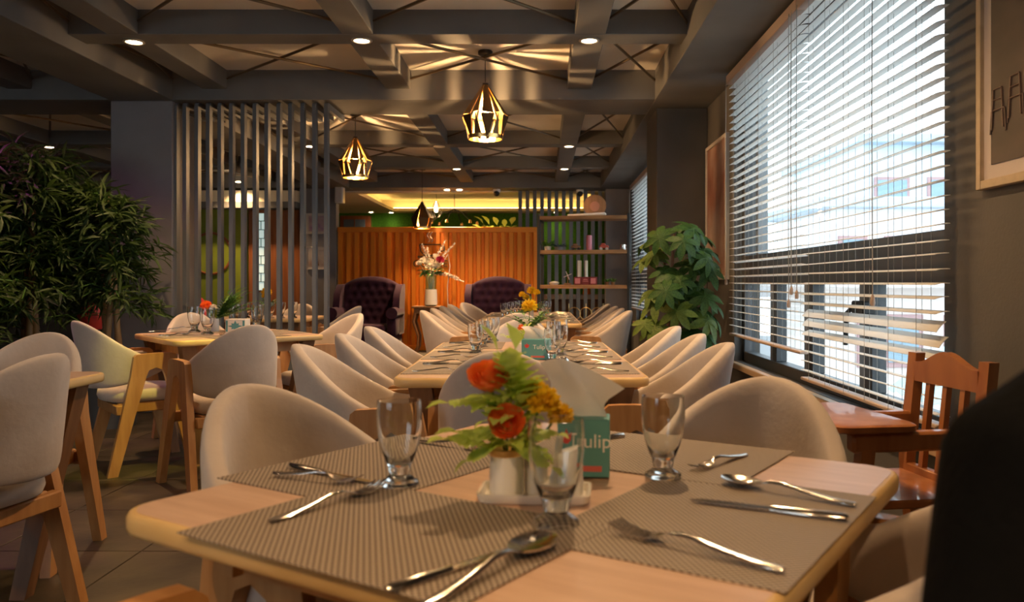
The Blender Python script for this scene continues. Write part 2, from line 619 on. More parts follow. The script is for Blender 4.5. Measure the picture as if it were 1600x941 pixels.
obj('pane', MB().span((-4.565, 13.325, 0.1), (-4.435, 13.338, 0.93)), mat('shaded_pane', (0.12, 0.16, 0.2), 0.3), d1)
lead = MB()
z = 0.95
k = 0
while z < 2.2:
    lead.span((-4.565, 13.315, z), (-4.435, 13.325, z + 0.012))
    xx = -4.53 if k % 2 else -4.475
    lead.span((xx, 13.315, z), (xx + 0.01, 13.325, z + 0.14))
    z += 0.14
    k += 1
obj('glazing_bars', lead, M['black'], d1)

# the green room behind the partition with its lit tray ceiling
struct('wall_green', MB().span((-9, 17.5, 0), (1.6, 17.7, 2.56)), M['green'])
w = MB()
TX0, TX1, TY0, TY1 = -3.06, 0.86, 13.75, 17.0
w.span((-9, 13.5, 2.56), (TX0, 17.6, 2.62))
w.span((TX1, 13.5, 2.56), (1.6, 17.6, 2.62))
w.span((TX0, 13.5, 2.56), (TX1, TY0, 2.62))
w.span((TX0, TY1, 2.56), (TX1, 17.6, 2.62))
w.span((TX0 - 0.25, TY0 - 0.2, 2.80), (TX1 + 0.25, TY1 + 0.25, 2.85))
for a, b in (((TX0 - 0.3, TY0 - 0.2), (TX0 - 0.25, TY1 + 0.25)), ((TX1 + 0.25, TY0 - 0.2), (TX1 + 0.3, TY1 + 0.25)),
             ((TX0 - 0.3, TY1 + 0.2), (TX1 + 0.3, TY1 + 0.25)), ((TX0 - 0.3, TY0 - 0.22), (TX1 + 0.3, TY0 - 0.2))):
    w.span((*a, 2.6), (*b, 2.85))
cv = struct('ceiling_back', w, M['cove'])
led = MB()
led.span((TX0 - 0.12, TY0, 2.625), (TX0 - 0.09, TY1, 2.64))
led.span((TX1 + 0.09, TY0, 2.625), (TX1 + 0.12, TY1, 2.64))
led.span((TX0, TY1 + 0.09, 2.625), (TX1, TY1 + 0.12, 2.64))
obj('led_strip', led, M['led'], cv)
wb2 = struct('window_3', MB().span((-4.25, 17.42, 1.85), (-3.6, 17.5, 2.5), bevel=0.005), M['doorwood'])
obj('pane', MB().span((-4.17, 17.40, 1.93), (-3.72, 17.425, 2.42)), mat('dusky_blue_pane', (0.12, 0.16, 0.22), 0.2), wb2)
obj('glazing_bars', MB().span((-3.95, 17.39, 1.93), (-3.93, 17.41, 2.42)).span((-4.17, 17.39, 2.17), (-3.72, 17.41, 2.19)), M['doorwood'], wb2)


# ------------------------------------------------------------------ windows
def window(name, W, mulls, transom=(1.07, 1.27)):
    XG = 1.53
    y0, y1, z0, z1 = W
    f = MB()
    t = 0.055
    f.span((XG - 0.04, y0, z0), (XG + 0.04, y0 + t, z1), 0.004)
    f.span((XG - 0.04, y1 - t, z0), (XG + 0.04, y1, z1), 0.004)
    f.span((XG - 0.04, y0, z1 - t), (XG + 0.04, y1, z1), 0.004)
    f.span((XG - 0.04, y0, z0), (XG + 0.04, y1, z0 + 0.07), 0.004)
    wo_ = struct(name, f, M['frame'])
    obj('transom', MB().span((XG - 0.045, y0, transom[0]), (XG + 0.045, y1, transom[1]), 0.004), M['frame'], wo_)
    obj('mullion', MB().span((XG - 0.035, y1 - 0.42, transom[1]), (XG + 0.035, y1 - 0.36, z1), 0.004), M['framelight'], wo_, label='pale grey sash upright')
    ya = [y0 + t] + mulls + [y1 - t]
    for i, m_ in enumerate(mulls):
        obj('mullion', MB().span((XG - 0.035, m_ - 0.04, z0 + 0.07), (XG + 0.035, m_ + 0.04, transom[0]), 0.004), M['frame'], wo_)
        obj('sash_stile', MB().span((XG - 0.025, m_ + 0.04, z0 + 0.07), (XG + 0.02, m_ + 0.13, transom[0]), 0.003), M['framelight'], wo_)
    obj('pane', MB().span((XG - 0.003, y0 + t, transom[1]), (XG + 0.003, y1 - 0.42, z1 - t)), M['pane'], wo_)
    obj('pane', MB().span((XG - 0.003, y1 - 0.36, transom[1]), (XG + 0.003, y1 - t, z1 - t)), M['pane'], wo_)
    for i in range(len(ya) - 1):
        obj('pane', MB().span((XG - 0.003, ya[i] + 0.04, z0 + 0.07), (XG + 0.003, ya[i + 1] - 0.04, transom[0])), M['pane'], wo_)
    return wo_


win1 = window('window_1', W1, [3.78, 4.6, 5.3])
hb = MB()
hb.span((1.44, 3.70, 0.93), (1.50, 3.84, 0.99), 0.006)
hb.tube([(1.45, 3.84, 0.96), (1.435, 3.88, 0.93), (1.435, 3.9, 0.78)], 0.012, 8)
obj('window_handle', hb, M['black'], win1, label='black lever handle')
win2 = window('window_2', W2, [10.5, 11.5])
sl = struct('trim_8', MB().span((1.385, W1[0] - 0.06, 0.455), (1.49, W1[1] + 0.1, 0.498), 0.006), M['sill'])
struct('trim_9', MB().span((1.385, W2[0] - 0.06, 0.455), (1.49, W2[1] + 0.1, 0.498), 0.006), M['sill'])


# ------------------------------------------------------------------ venetian blinds
def blind(y0, y1, ztop, zbot, label, tilts, step=0.05, cords=6, tassels=((0.2, 0.9),), sag=0.0, seed=1, group=None):
    r = random.Random(seed)
    t = thing('venetian_blind', label, 'blind', (1.37, (y0 + y1) / 2, ztop), 0, group)
    L = y1 - y0
    obj('valance', MB().span((-0.045, -L / 2 - 0.01, -0.065), (0.03, L / 2 + 0.01, 0), 0.004), M['valance'], t, label='pink beige wooden valance')
    g = []
    for k in range(5):
        x = -0.025 + 0.0125 * k
        g.append((x, 0.003 * (1 - (x / 0.025) ** 2)))
    pts = g + [(x, z - 0.0022) for x, z in reversed(g)]
    rings = [[(x, y, z) for x, z in pts] for y in (-L / 2, L / 2)]
    sm = MB().loft(rings).mesh('slat', M['blind'])
    n = int((ztop - 0.09 - zbot) / step)
    for k in range(n):
        z = -0.09 - step * k
        o = obj('slat', sm, parent=t, loc=(0, r.uniform(-0.006, 0.006), z))
        tl, rx = tilts(ztop + z, k, r)
        o.rotation_euler = (rx, tl, 0)
    zb = zbot - ztop
    obj('bottom_rail', MB().span((-0.025, -L / 2, zb), (0.025, L / 2, zb + 0.016), 0.004), M['valance'], t)
    ld = MB()
    for c in range(cords):
        y = -L / 2 + 0.14 + (L - 0.28) * c / (cords - 1)
        for x in (-0.027, 0.027):
            ld.tube([(x, y, -0.06), (x, y, zb + 0.01)], 0.0011, 5)
        ld.tube([(0, y + 0.012, -0.06), (0, y + 0.012, zb + 0.01)], 0.001, 5)
    obj('ladder_cords', ld, M['cord'], t)
    for f_, zt in tassels:
        y = -L / 2 + L * f_
        pc = MB().tube([(-0.05, y, -0.05), (-0.052, y + 0.004, (zt - ztop) / 2), (-0.05, y, zt - ztop)], 0.0022, 6)
        po = obj('pull_cord', pc, M['cord'], t)
        obj('tassel', MB().lathe([(0.004, 0.045), (0.009, 0.03), (0.011, 0.012), (0.008, 0)], 10, (-0.05, y, zt - ztop - 0.04)), M['valance'], po)
    return t


def tilt_near(z, k, r):
    tl = R(-9) + r.uniform(-0.05, 0.05)
    rx = r.uniform(-0.004, 0.004)
    if 0.86 < z < 0.93:
        tl = R(-48)
    elif 0.80 < z < 0.86:
        tl = R(-30)
    elif z < 0.8:
        tl = R(8) + r.uniform(-0.08, 0.08)
    return tl, rx


def tilt_far(z, k, r):
    tl = R(-4) + r.uniform(-0.06, 0.06)
    if z < 1.25:
        tl = R(10) + r.uniform(-0.06, 0.06)
    return tl, r.uniform(-0.003, 0.003)


blind(2.82, 4.29, 2.56, 0.57, 'white slatted blind nearest the camera, its lower slats tilted unevenly', tilt_near, cords=6,
      tassels=((0.32, 1.02), (0.985, 1.03)), seed=4)
blind(4.31, 5.92, 2.56, 0.70, 'white slatted blind hanging shorter, beside the nearest picture on the window wall', tilt_far, cords=5,
      tassels=((0.03, 1.05), (0.06, 0.98), (0.99, 1.1)), seed=9)
blind(9.65, 12.4, 2.54, 0.7, 'distant white slatted blind behind the broad-leaved plant', lambda z, k, r: (R(-8) + r.uniform(-.04, .04), 0), cords=6, tassels=((0.98, 1.3),), seed=12)


# ------------------------------------------------------------------ houses outside
def house(name, label, x0, y0, x1, y1, zt, wallm, wins, roofm=None, roofh=0.6, fl='y'):
    t = thing(name, label, 'building', ((x0 + x1) / 2, y0, -4.0))
    cx = (x0 + x1) / 2
    hw = (x1 - x0) / 2
    hgt = zt + 4.0
    obj('wall', MB().span((-hw, 0, 0), (hw, y1 - y0, hgt)), wallm, t)
    rf = MB().span((-hw - 0.3, -0.4, hgt), (hw + 0.3, y1 - y0 + 0.3, hgt + 0.22), 0.02)
    obj('roof', rf, roofm or wallm, t)
    for (wx, wz, ww, wh, side) in wins:
        fr = MB()
        if side == 'f':
            fr.span((wx - cx - ww / 2, -0.06, wz + 4 - wh / 2), (wx - cx + ww / 2, 0.04, wz + 4 + wh / 2), 0.01)
            o = obj('window', fr, M['hframe'], t)
            obj('pane', MB().span((wx - cx - ww / 2 + 0.08, -0.075, wz + 4 - wh / 2 + 0.08), (wx - cx + ww / 2 - 0.08, -0.05, wz + 4 + wh / 2 - 0.08)), M['hpane'], o)
        else:   # on the side facing the dining room; wx is the distance along the wall
            fr.span((-hw - 0.06, wx - y0 - ww / 2, wz + 4 - wh / 2), (-hw + 0.04, wx - y0 + ww / 2, wz + 4 + wh / 2), 0.01)
            o = obj('window', fr, M['hframe'], t)
            obj('pane', MB().span((-hw - 0.075, wx - y0 - ww / 2 + 0.08, wz + 4 - wh / 2 + 0.08), (-hw - 0.05, wx - y0 + ww / 2 - 0.08, wz + 4 + wh / 2 - 0.08)), M['hpane'], o)
    return t


M['hframe'] = mat('dusty_red_window_frame', (0.45, 0.28, 0.28), 0.6)
M['hpane'] = mat('blue_grey_house_pane', (0.25, 0.36, 0.44), 0.2)
hw1 = mat('pale_blue_plaster', (0.62, 0.72, 0.80), 0.85, col2=(0.70, 0.78, 0.84), scale=1)
hw2 = mat('pale_pink_plaster', (0.78, 0.70, 0.66), 0.85, col2=(0.82, 0.75, 0.71), scale=1)
hw3 = mat('white_plaster', (0.85, 0.86, 0.88), 0.85)
roofg = mat('grey_blue_roof', (0.45, 0.53, 0.6), 0.7)
house('apartment_house', 'tall pale blue house with rows of windows behind the upper blind slats', 8.2, 21, 16, 27, 4.6, hw1,
      [(8.9 + 1.35 * i, zz, 0.9, 1.15, 'f') for i in range(5) for zz in (-1.0, 1.1, 3.2)], roofg)
house('apartment_house', 'lower grey-roofed house in front of the tall pale blue one', 5.9, 17, 8.6, 20.5, 2.6, hw3,
      [(6.4 + 0.95 * i, zz, 0.6, 0.9, 'f') for i in range(3) for zz in (-0.3, 1.6)], roofg)
house('apartment_house', 'pale pink house with dusty red window frames low outside the window', 4.6, 12.5, 9.5, 16, 1.0, hw2,
      [(5.45, 0.2, 0.62, 0.8, 'f'), (4.95, 0.25, 0.36, 0.9, 'f'), (6.4, 0.2, 0.62, 0.8, 'f'), (5.45, -1.6, 0.62, 0.8, 'f'), (6.4, -1.6, 0.62, 0.8, 'f')], hw2)
house('outbuilding', 'low white building seen through the far end of the window', 3.3, 16.8, 4.4, 19, 0.8, hw3, [(4.05, 0.1, 0.4, 0.6, 'f')], hw3)
# teal corrugated roof below the window, rising away from it
tr = thing('corrugated_roof', 'pale teal corrugated metal roof sloping outside below the near blind', 'roof', (3.62, 7.2, -.05), 0)
teal = mat('teal_roof_sheet', (0.46, 0.62, 0.60), 0.5, col2=(0.52, 0.66, 0.64), scale=3)
prof = [(0.11 * k, 0.03 * (k % 2)) for k in range(14)]
rings = [[(x, y, z + zz) for y, z in prof] + [(x, y, z - .01 + zz) for y, z in reversed(prof)] for x, zz in ((0, 0), (2.6, 1.9))]
obj('roof_sheet', MB().loft(rings), teal, tr, sharp=20)
obj('gable', MB().prism([(.15, -3.9), (.15, 0.0), (2.55, 1.75), (2.55, -3.9)], .05, 1.4, 'y'), hw2, tr)
# ------------------------------------------------------------------ lamps
def recessed(x, y, z, label, on=True, power=None, col=WARM2, spot=None, tilt=None):
    t = thing('recessed_light', label, 'ceiling light', (x, y, z), 0, 'recessed ceiling lights')
    obj('trim_ring', MB().lathe([(0.048, 0.0), (0.066, -0.001), (0.069, -0.006), (0.064, -0.010), (0.054, -0.010), (0.048, -0.004)], 20), M['ringmetal'], t)
    obj('lens', MB().lathe([(0.049, 0.002), (0.049, -0.006), (0.03, -0.012), (0.0, -0.014)], 20), M['lens'] if on else M['lens_off'], t)
    if on:
        ld = bpy.data.lights.new('spot_light', 'SPOT')
        ld.energy = power or LAMP_DOWN
        ld.color = col
        ld.spot_size = R(spot or 125)
        ld.spot_blend = 0.7
        ld.shadow_soft_size = 0.035
        lo = bpy.data.objects.new('spot_light', ld)
        lo.location = (0, 0, -0.02)
        if tilt:
            lo.rotation_euler = tilt
        link(lo, t)
    return t


zs = ZS - 0.001
recessed(-1.18, 5.42, zs, 'bright recessed spot on the beam crossing left of the nearest pendant')
recessed(0.313, 5.42, zs, 'bright recessed spot on the beam crossing right of the nearest pendant')
recessed(-2.69, 5.45, zs, 'small recessed spot on the dark beam above the slat screen')
recessed(-1.18, 11.5, zs, 'recessed spot on the beam in front of the orange partition', power=240)
recessed(0.32, 9.6, zs, 'recessed spot on the right beam, nearer of its two far spots', power=180)
recessed(0.32, 11.5, zs, 'recessed spot on the right beam, farthest spot of that beam', power=45)
recessed(-1.19, 9.62, zs, 'unlit round recessed fitting between the two brass pendants', on=False)
recessed(-2.69, 9.6, zs, 'recessed spot seen between the last slats of the screen', power=180)
recessed(-5.75, 9.65, zs, 'recessed spot above the bamboo, left of the grey column', power=8)
recessed(-7.2, 11.5, zs, 'recessed spot lowest and farthest above the bamboo', power=8)
recessed(-4.7, 12.8, ZS - 0.02 - 0.0, 'recessed spot in front of the cream band behind the slat screen', power=170)
recessed(-4.3, 5.41, zs, 'magenta recessed spot above the bamboo, outside the frame', power=45, col=(1.0, 0.1, 0.75), spot=150)
recessed(-1.18, 3.85, zs, 'yellow recessed spot above the aisle, aimed at the left chairs, outside the frame', power=220, col=(1.0, 0.83, 0.14), spot=20, tilt=Vector((-1.12, .92, -2.35)).to_track_quat('-Z', 'Y').to_euler())
recessed(0.313, 2.3, zs, 'recessed spot above the front table, outside the frame')
recessed(-1.18, 2.3, zs, 'recessed spot above the aisle left of the front table, outside the frame', power=16)
recessed(0.313, 3.85, zs, 'recessed spot above the middle table, outside the frame')
recessed(0.313, -0.9, zs, 'recessed spot behind the camera on the right', power=240)
recessed(-1.18, -0.9, zs, 'recessed spot behind the camera in the middle', power=240)
recessed(-2.69, -0.9, zs, 'recessed spot behind the camera on the left', power=240)
recessed(-2.69, 2.3, zs, 'recessed spot above the left table, outside the frame', power=50)
for x in (-1.72, -1.52):
    recessed(x + 0.2, 13.28, ZB - 0.001, 'left spot of the pair over the orange partition' if x < -1.6 else 'right spot of the pair over the orange partition', power=420)
recessed(-3.55, 17.2, 2.559, 'tiny spot by the lit tray ceiling, left of the pair there', power=6)
recessed(-3.15, 17.3, 2.559, 'tiny spot at the back left corner of the lit tray ceiling', power=6)
recessed(0.3, 17.25, 2.559, 'tiny spot seen between the slats right of the orange partition', power=14)


def pendant(x, y, label, drop=0.33, s=1.0, bright=True, shut=False):
    t = thing('pendant_lamp', label, 'pendant lamp', (x, y, 2.83), 0, 'faceted brass pendant lamps')
    ztop = -drop
    obj('ceiling_rose', MB().lathe([(0.0, 0), (0.052, 0), (0.055, -0.004), (0.055, -0.026), (0.05, -0.03), (0.0, -0.03)], 20), M['black'], t)
    obj('cord', MB().tube([(0, 0, -0.03), (0, 0, ztop)], 0.004, 8), M['black'], t)
    # faceted teardrop shade: eight folded plates leaving slots between them
    r0, r1, r2 = 0.022 * s, 0.178 * s, 0.130 * s
    z0, z1, z2 = ztop, ztop - 0.245 * s, ztop - 0.415 * s
    outer, inner = MB(), MB()
    n = 6

    def pt(r, z, a):
        return Vector((r * cos(a), r * sin(a), z))
    for k in range(n):
        a = 2 * pi * k / n + 0.30
        da = 2 * pi / n
        tri = [[pt(r0, z0, a + da * .02), pt(r0, z0, a + da * .98), pt(r1, z1, a + da * .62)],
               [pt(r0, z0, a + da * .02), pt(r1, z1, a + da * .62), pt(r1 * .97, z1 + .01, a + da * .14)],
               [pt(r0, z0, a + da * .60), pt(r1 * .93, z1 + .02, a + da * .96), pt(r1 * .96, z1 + .01, a + da * .74)],
               [pt(r1, z1, a + da * .10), pt(r1, z1, a + da * .66), pt(r2, z2, a + da * .42), pt(r2, z2, a + da * .34)],
               [pt(r1 * .96, z1 + .01, a + da * .86), pt(r2, z2, a + da * 1.12), pt(r2, z2, a + da * .62)]]
        if shut:
            tri = [[pt(r0, z0, a - da * .02), pt(r0, z0, a + da), pt(r1, z1, a + da * 0.97)], [pt(r0, z0, a), pt(r1, z1, a + da * .97), pt(r1, z1, a)],
                   [pt(r1, z1, a), pt(r1, z1, a + da * .97), pt(r2, z2, a + da * (.93 if k % 3 else .55))], [pt(r1, z1, a), pt(r2, z2, a + da * .93), pt(r2, z2, a)]]
        for p in tri:
            c = sum(p, Vector()) / len(p)
            nrm = Vector((c.x, c.y, 0)).normalized()
            q = [v - nrm * 0.0025 for v in p]
            q2 = [v - nrm * 0.004 for v in p]
            outer.loft([[*p], [*q]])
            inner.loft([[*q], [*q2]])
    so = obj('lamp_shade', outer, M['bronze'], t, label='dark bronze faceted shade', sharp=10)
    obj('shade_lining', inner, M['brass'], so, label='gold inner face', sharp=10)
    rg = MB()
    pr = [(r2 - 0.004, z2), (r2 + 0.002, z2), (r2 + 0.005, z2 + 0.028), (r2 + 0.001, z2 + 0.028)]
    rings = [[(r * cos(2 * pi * j / 24), r * sin(2 * pi * j / 24), z) for r, z in pr] for j in range(24)]
    rg.loft(rings + [rings[0]], cap=False)
    obj('lower_ring', rg, M['brass'], t)
    obj('lamp_holder', MB().lathe([(0.0, z0 + 0.02), (0.022, z0 + 0.01), (0.024, z0 - 0.02), (0.019, z0 - 0.03), (0.019, z0 - 0.1), (0.0, z0 - 0.1)], 14), M['black'], t)
    b = MB().lathe([(0.012, z0 - 0.1), (0.016, z0 - 0.13), (0.026, z0 - 0.17), (0.028, z0 - 0.2), (0.022, z0 - 0.23), (0.0, z0 - 0.245)], 16)
    obj('bulb', b, M['bulb'] if bright else M['bulb'], t, label='glowing bulb')
    ld = bpy.data.lights.new('bulb_light', 'POINT')
    ld.energy = LAMP_PENDANT if bright else 12
    ld.color = WARM
    ld.shadow_soft_size = 0.012
    lo = bpy.data.objects.new('bulb_light', ld)
    lo.location = (0, 0, z0 - 0.275)
    link(lo, t)
    return t


pendant(-0.425, 6.25, 'faceted bronze and gold pendant lamp hanging nearest, largest of the three', drop=0.255)
pendant(-1.915, 8.5, 'faceted bronze and gold pendant lamp hanging beside the end of the slat screen', drop=0.26)
pendant(-1.82, 12.6, 'dark teardrop pendant lamp hanging far off against the orange partition', drop=0.53, s=0.95, bright=False, shut=True)

# cage pendant and branching lamp in the green room
t = thing('cage_lamp', 'small wire cage lamp with bare bulb above the orange partition', 'pendant lamp', (-1.86, 14.6, 2.80))
cg = MB()
for k in range(6):
    a = 2 * pi * k / 6
    cg.tube([(0.02 * cos(a), 0.02 * sin(a), -0.28), (0.10 * cos(a), 0.10 * sin(a), -0.46), (0.05 * cos(a), 0.05 * sin(a), -0.56)], 0.005, 5)
obj('wire_cage', cg, M['black'], t)
obj('cord', MB().tube([(0, 0, 0), (0, 0, -0.28)], 0.004, 6).lathe([(0.0, 0), (0.05, 0), (0.05, -0.02), (0, -0.02)], 14), M['black'], t)
obj('bulb', MB().lathe([(0.012, -0.28), (0.018, -0.33), (0.04, -0.41), (0.03, -0.46), (0, -0.475)], 14), M['bulb'], t)
ld = bpy.data.lights.new('bulb_light', 'POINT')
ld.energy = 10
ld.color = WARM
ld.shadow_soft_size = 0.03
lo = bpy.data.objects.new('bulb_light', ld)
lo.location = (0, 0, -0.53)
link(lo, t)
t = thing('branching_lamp', 'black wire branching lamp with spread arms above the orange partition', 'pendant lamp', (-1.58, 15.0, 2.798))
br = MB().tube([(0, 0, 0), (0, 0, -0.42)], 0.006, 6).lathe([(0.0, 0), (0.06, 0), (0.06, -0.02), (0, -0.02)], 14)
obj('rod', br, M['black'], t)
for k in range(6):
    a = 2 * pi * k / 6 + 0.3
    tip = (0.42 * cos(a), 0.42 * sin(a), -0.62)
    o = obj('arm', MB().tube([(0, 0, -0.38), (0.2 * cos(a), 0.2 * sin(a), -0.45), tip], 0.008, 6), M['black'], t)
    obj('lamp_holder', MB().lathe([(0.0, 0.03), (0.02, 0.02), (0.03, -0.03), (0, -0.03)], 10, tip), M['brass'], o)

# security cameras
def camera_dome(x, y, z, label, s=1.0):
    t = thing('security_camera', label, 'camera', (x, y, z))
    obj('housing', MB().lathe([(0.0, 0), (0.06 * s, 0), (0.065 * s, -0.03 * s), (0.055 * s, -0.06 * s), (0, -0.065 * s)], 18), M['ceramic'], t)
    obj('eyeball', MB().ball((0, -0.035 * s, -0.07 * s), 0.048 * s, 16, 10), M['black'], t)
    return t


camera_dome(-0.72, 13.25, ZB, 'white security camera with black eye under the far beam')
camera_dome(0.62, 13.3, ZB, 'security camera tucked behind the slats above the shelf')
t = thing('wall_speaker', 'small white wall speaker left above the orange partition', 'speaker', (-3.18, 13.02, 2.33))
obj('cabinet', MB().box((0, 0, 0.14), (0.13, 0.16, 0.28), 0.015), M['ceramic'], t)
obj('grille', MB().box((0, -0.083, 0.14), (0.1, 0.01, 0.24), 0.004), M['mount'], t)
obj('bracket', MB().box((-0.02, 0.105, 0.14), (0.04, 0.06, 0.04)), M['black'], t)

# ------------------------------------------------------------------ slat screen by the left column
t = thing('slat_screen', 'floor-to-beam screen of slate grey upright slats beside the left column', 'screen', (0, 6.86, 0))
sd = 0.065
zt = ZB - 0.002
L = [(0, 0), (sd, 0), (sd, zt - 0.05), (0.6, zt - 0.05), (0.6, zt), (0.03, zt), (0.01, zt - 0.01), (0, zt - 0.03)]
slat_me = MB().prism(L, -0.0155, 0.0155, 'x').mesh('slat', M['slat'], 30)
for px in (273, 288, 306.5, 324.5, 342.5, 360.5, 379, 397.5, 416, 434.7, 453, 472, 490.5, 509):
    obj('slat', slat_me, parent=t, loc=((px - 846) * 6.86 / F, 0, 0))

# slats right of the orange partition
t = thing('slat_divider', 'dark slat divider behind the industrial shelf, right of the orange partition', 'screen', (0, 13.4, 0))
sm = MB().span((-0.03, 0, 0), (0.03, 0.06, 2.575)).mesh('slat', M['slat'], 30)
for k in range(12):
    obj('slat', sm, parent=t, loc=(-0.345 + 0.118 * k, 0, 0))

# ------------------------------------------------------------------ orange corrugated partition
t = thing('orange_partition', 'orange corrugated container-style partition behind the two wing chairs', 'partition', (-1.655, 13.2, 0))
obj('backing_sheet', MB().span((-1.595, 0.03, 0), (1.595, 0.06, 1.95)), M['orange'], t)
n = 25
rib = MB().prism([(-0.046, 0.03), (-0.03, -0.02), (0.03, -0.02), (0.046, 0.03)], 0.08, 1.885, 'z').mesh('corrugation', M['orange'], 20)
for k in range(n):
    obj('corrugation', rib, parent=t, loc=(-1.56 + 3.12 * k / (n - 1), 0, 0))
obj('top_rail', MB().span((-1.6, -0.03, 1.885), (1.6, 0.06, 1.97), 0.004), M['orange'], t)
obj('bottom_rail', MB().span((-1.6, -0.03, 0), (1.6, 0.06, 0.08), 0.004), M['orange'], t)
# wire coffee-cup sign on it
t = thing('coffee_sign', 'thin wire coffee cup sign reading COFFEE on the orange partition', 'sign', (-1.77, 13.15, 1.38))
sg = MB()
u = 0.0105


def wire(pts, r=0.011):
    sg.tube([(x, 0, z) for x, z in pts], r, 6)


wire([(-0.17, 0.31), (0.17, 0.31), (0.15, 0.2), (0.09, 0.14), (-0.09, 0.14), (-0.15, 0.2), (-0.17, 0.31)])
wire([(0.165, 0.29), (0.22, 0.28), (0.22, 0.21), (0.15, 0.2)])
wire([(-0.2, 0.12), (0.2, 0.12), (0.17, 0.09), (-0.17, 0.09), (-0.2, 0.12)])
obj('cup_outline', sg, M['brace'], t)
sg = MB()
for dx in (-0.03, 0.015):
    wire([(dx + 0.02 * sin(k * 0.9), 0.35 + 0.02 * k) for k in range(9)], 0.010)
obj('steam', sg, mat('pale_wire', (0.6, 0.45, 0.3), 0.4), t)
tm = text_mesh('COFFEE', 0.16, 0.006, 'lettering')
tm.materials.append(M['brace'])
obj('lettering', tm, None, t, loc=(0, -0.004, 0.0), rot=(R(90), 0, 0))
t['label'] = 'thin wire coffee cup sign reading COFFEE on the orange partition'


# ------------------------------------------------------------------ tufted wing chairs
def wing_chair():
    t = thing('wing_chair', 'wc', 'armchair')
    W2_ = 0.46
    base = MB().box((0, 0, 0.22), (0.94, 0.72, 0.2), 0.03, seg=2)
    obj('base', base, M['purple'], t)
    obj('seat_cushion', MB().box((0, -0.06, 0.385), (0.68, 0.66, 0.15), 0.05, seg=3), M['purple'], t)
    # tufted back
    nx, nz = 36, 30
    tuft = []
    for r_ in range(5):
        for c in range(6 if r_ % 2 == 0 else 5):
            tuft.append((-0.33 + 0.132 * c + (0 if r_ % 2 == 0 else 0.066), 0.52 + 0.125 * r_))

    def topz(x):
        return 1.18 - 0.16 * (abs(x) / W2_) ** 2.2
    front, back = [], []
    for j in range(nz + 1):
        for i in range(nx + 1):
            x = -W2_ + 2 * W2_ * i / nx
            z = 0.3 + (topz(x) - 0.3) * j / nz
            d = min(sqrt((x - a) ** 2 + (z - b) ** 2) for a, b in tuft)
            edge = min(1, min(i, nx - i, nz - j) / 2.5)
            puff = 0.05 * (1 - math.exp(-(d / 0.04) ** 2)) * (0.4 + 0.6 * edge) + 0.02 * edge
            front.append((x, 0.22 - puff + 0.12 * (z - 0.3), z))
            back.append((x, 0.34 + 0.12 * (z - 0.3), z))
    b = MB()
    nn = (nx + 1) * (nz + 1)
    fc = []
    for j in range(nz):
        for i in range(nx):
            a = j * (nx + 1) + i
            fc.append((a, a + 1, a + nx + 2, a + nx + 1))
            fc.append((nn + a, nn + a + nx + 1, nn + a + nx + 2, nn + a + 1))
    for j in range(nz):
        for i in (0, nx):
            a = j * (nx + 1) + i
            fc.append((a, a + nx + 1, nn + a + nx + 1, nn + a))
    for i in range(nx):
        for j in (0, nz):
            a = j * (nx + 1) + i
            fc.append((a, a + 1, nn + a + 1, nn + a))
    b.add(front + back, fc)
    bk = obj('tufted_back', b, M['purple'], t, sharp=60)
    bt = MB()
    for x, z in tuft:
        if z < topz(x) - 0.06:
            bt.ball((x, 0.20 + 0.12 * (z - 0.3), z), (0.016, 0.012, 0.016), 8, 6)
    o = obj('buttons', bt, M['purple'], bk)
    for s in (-1, 1):
        wg = MB()
        pts = [(0.36, 0.3), (0.46, 1.0), (0.43, 1.06), (0.2, 1.05), (-0.02, 0.9), (-0.08, 0.72), (-0.08, 0.3)]
        wg.prism([(y, z) for y, z in pts], s * 0.40, s * 0.50, 'x')
        obj('wing', wg, M['purple'], t)
        am = MB().span((s * 0.36, -0.36, 0.3), (s * 0.5, 0.3, 0.62), 0.03, seg=2)
        ar = obj('arm', am, M['purple'], t)
        sc_ = MB()
        sc_.tube([(s * 0.44, -0.39, 0.63), (s * 0.44, 0.25, 0.63)], 0.085, 16)
        obj('arm_scroll', sc_, M['purple'], ar)
    for x in (-0.4, 0.4):
        for y in (-0.3, 0.3):
            obj('leg', MB().lathe([(0.016, 0), (0.03, 0.125)], 10, (x, y, 0)), M['darkwood'], t)
    return t


wc = wing_chair()
wc.location = (-2.63, 12.45, 0)
wc['label'] = 'dark purple tufted wing chair left of the flower vase, arm rolled'
wc['group'] = 'purple wing chairs by the orange partition'
dup(wc, (-0.66, 12.45, 0), 0, 'dark purple tufted wing chair right of the flower vase, behind the far dining table', 'purple wing chairs by the orange partition')
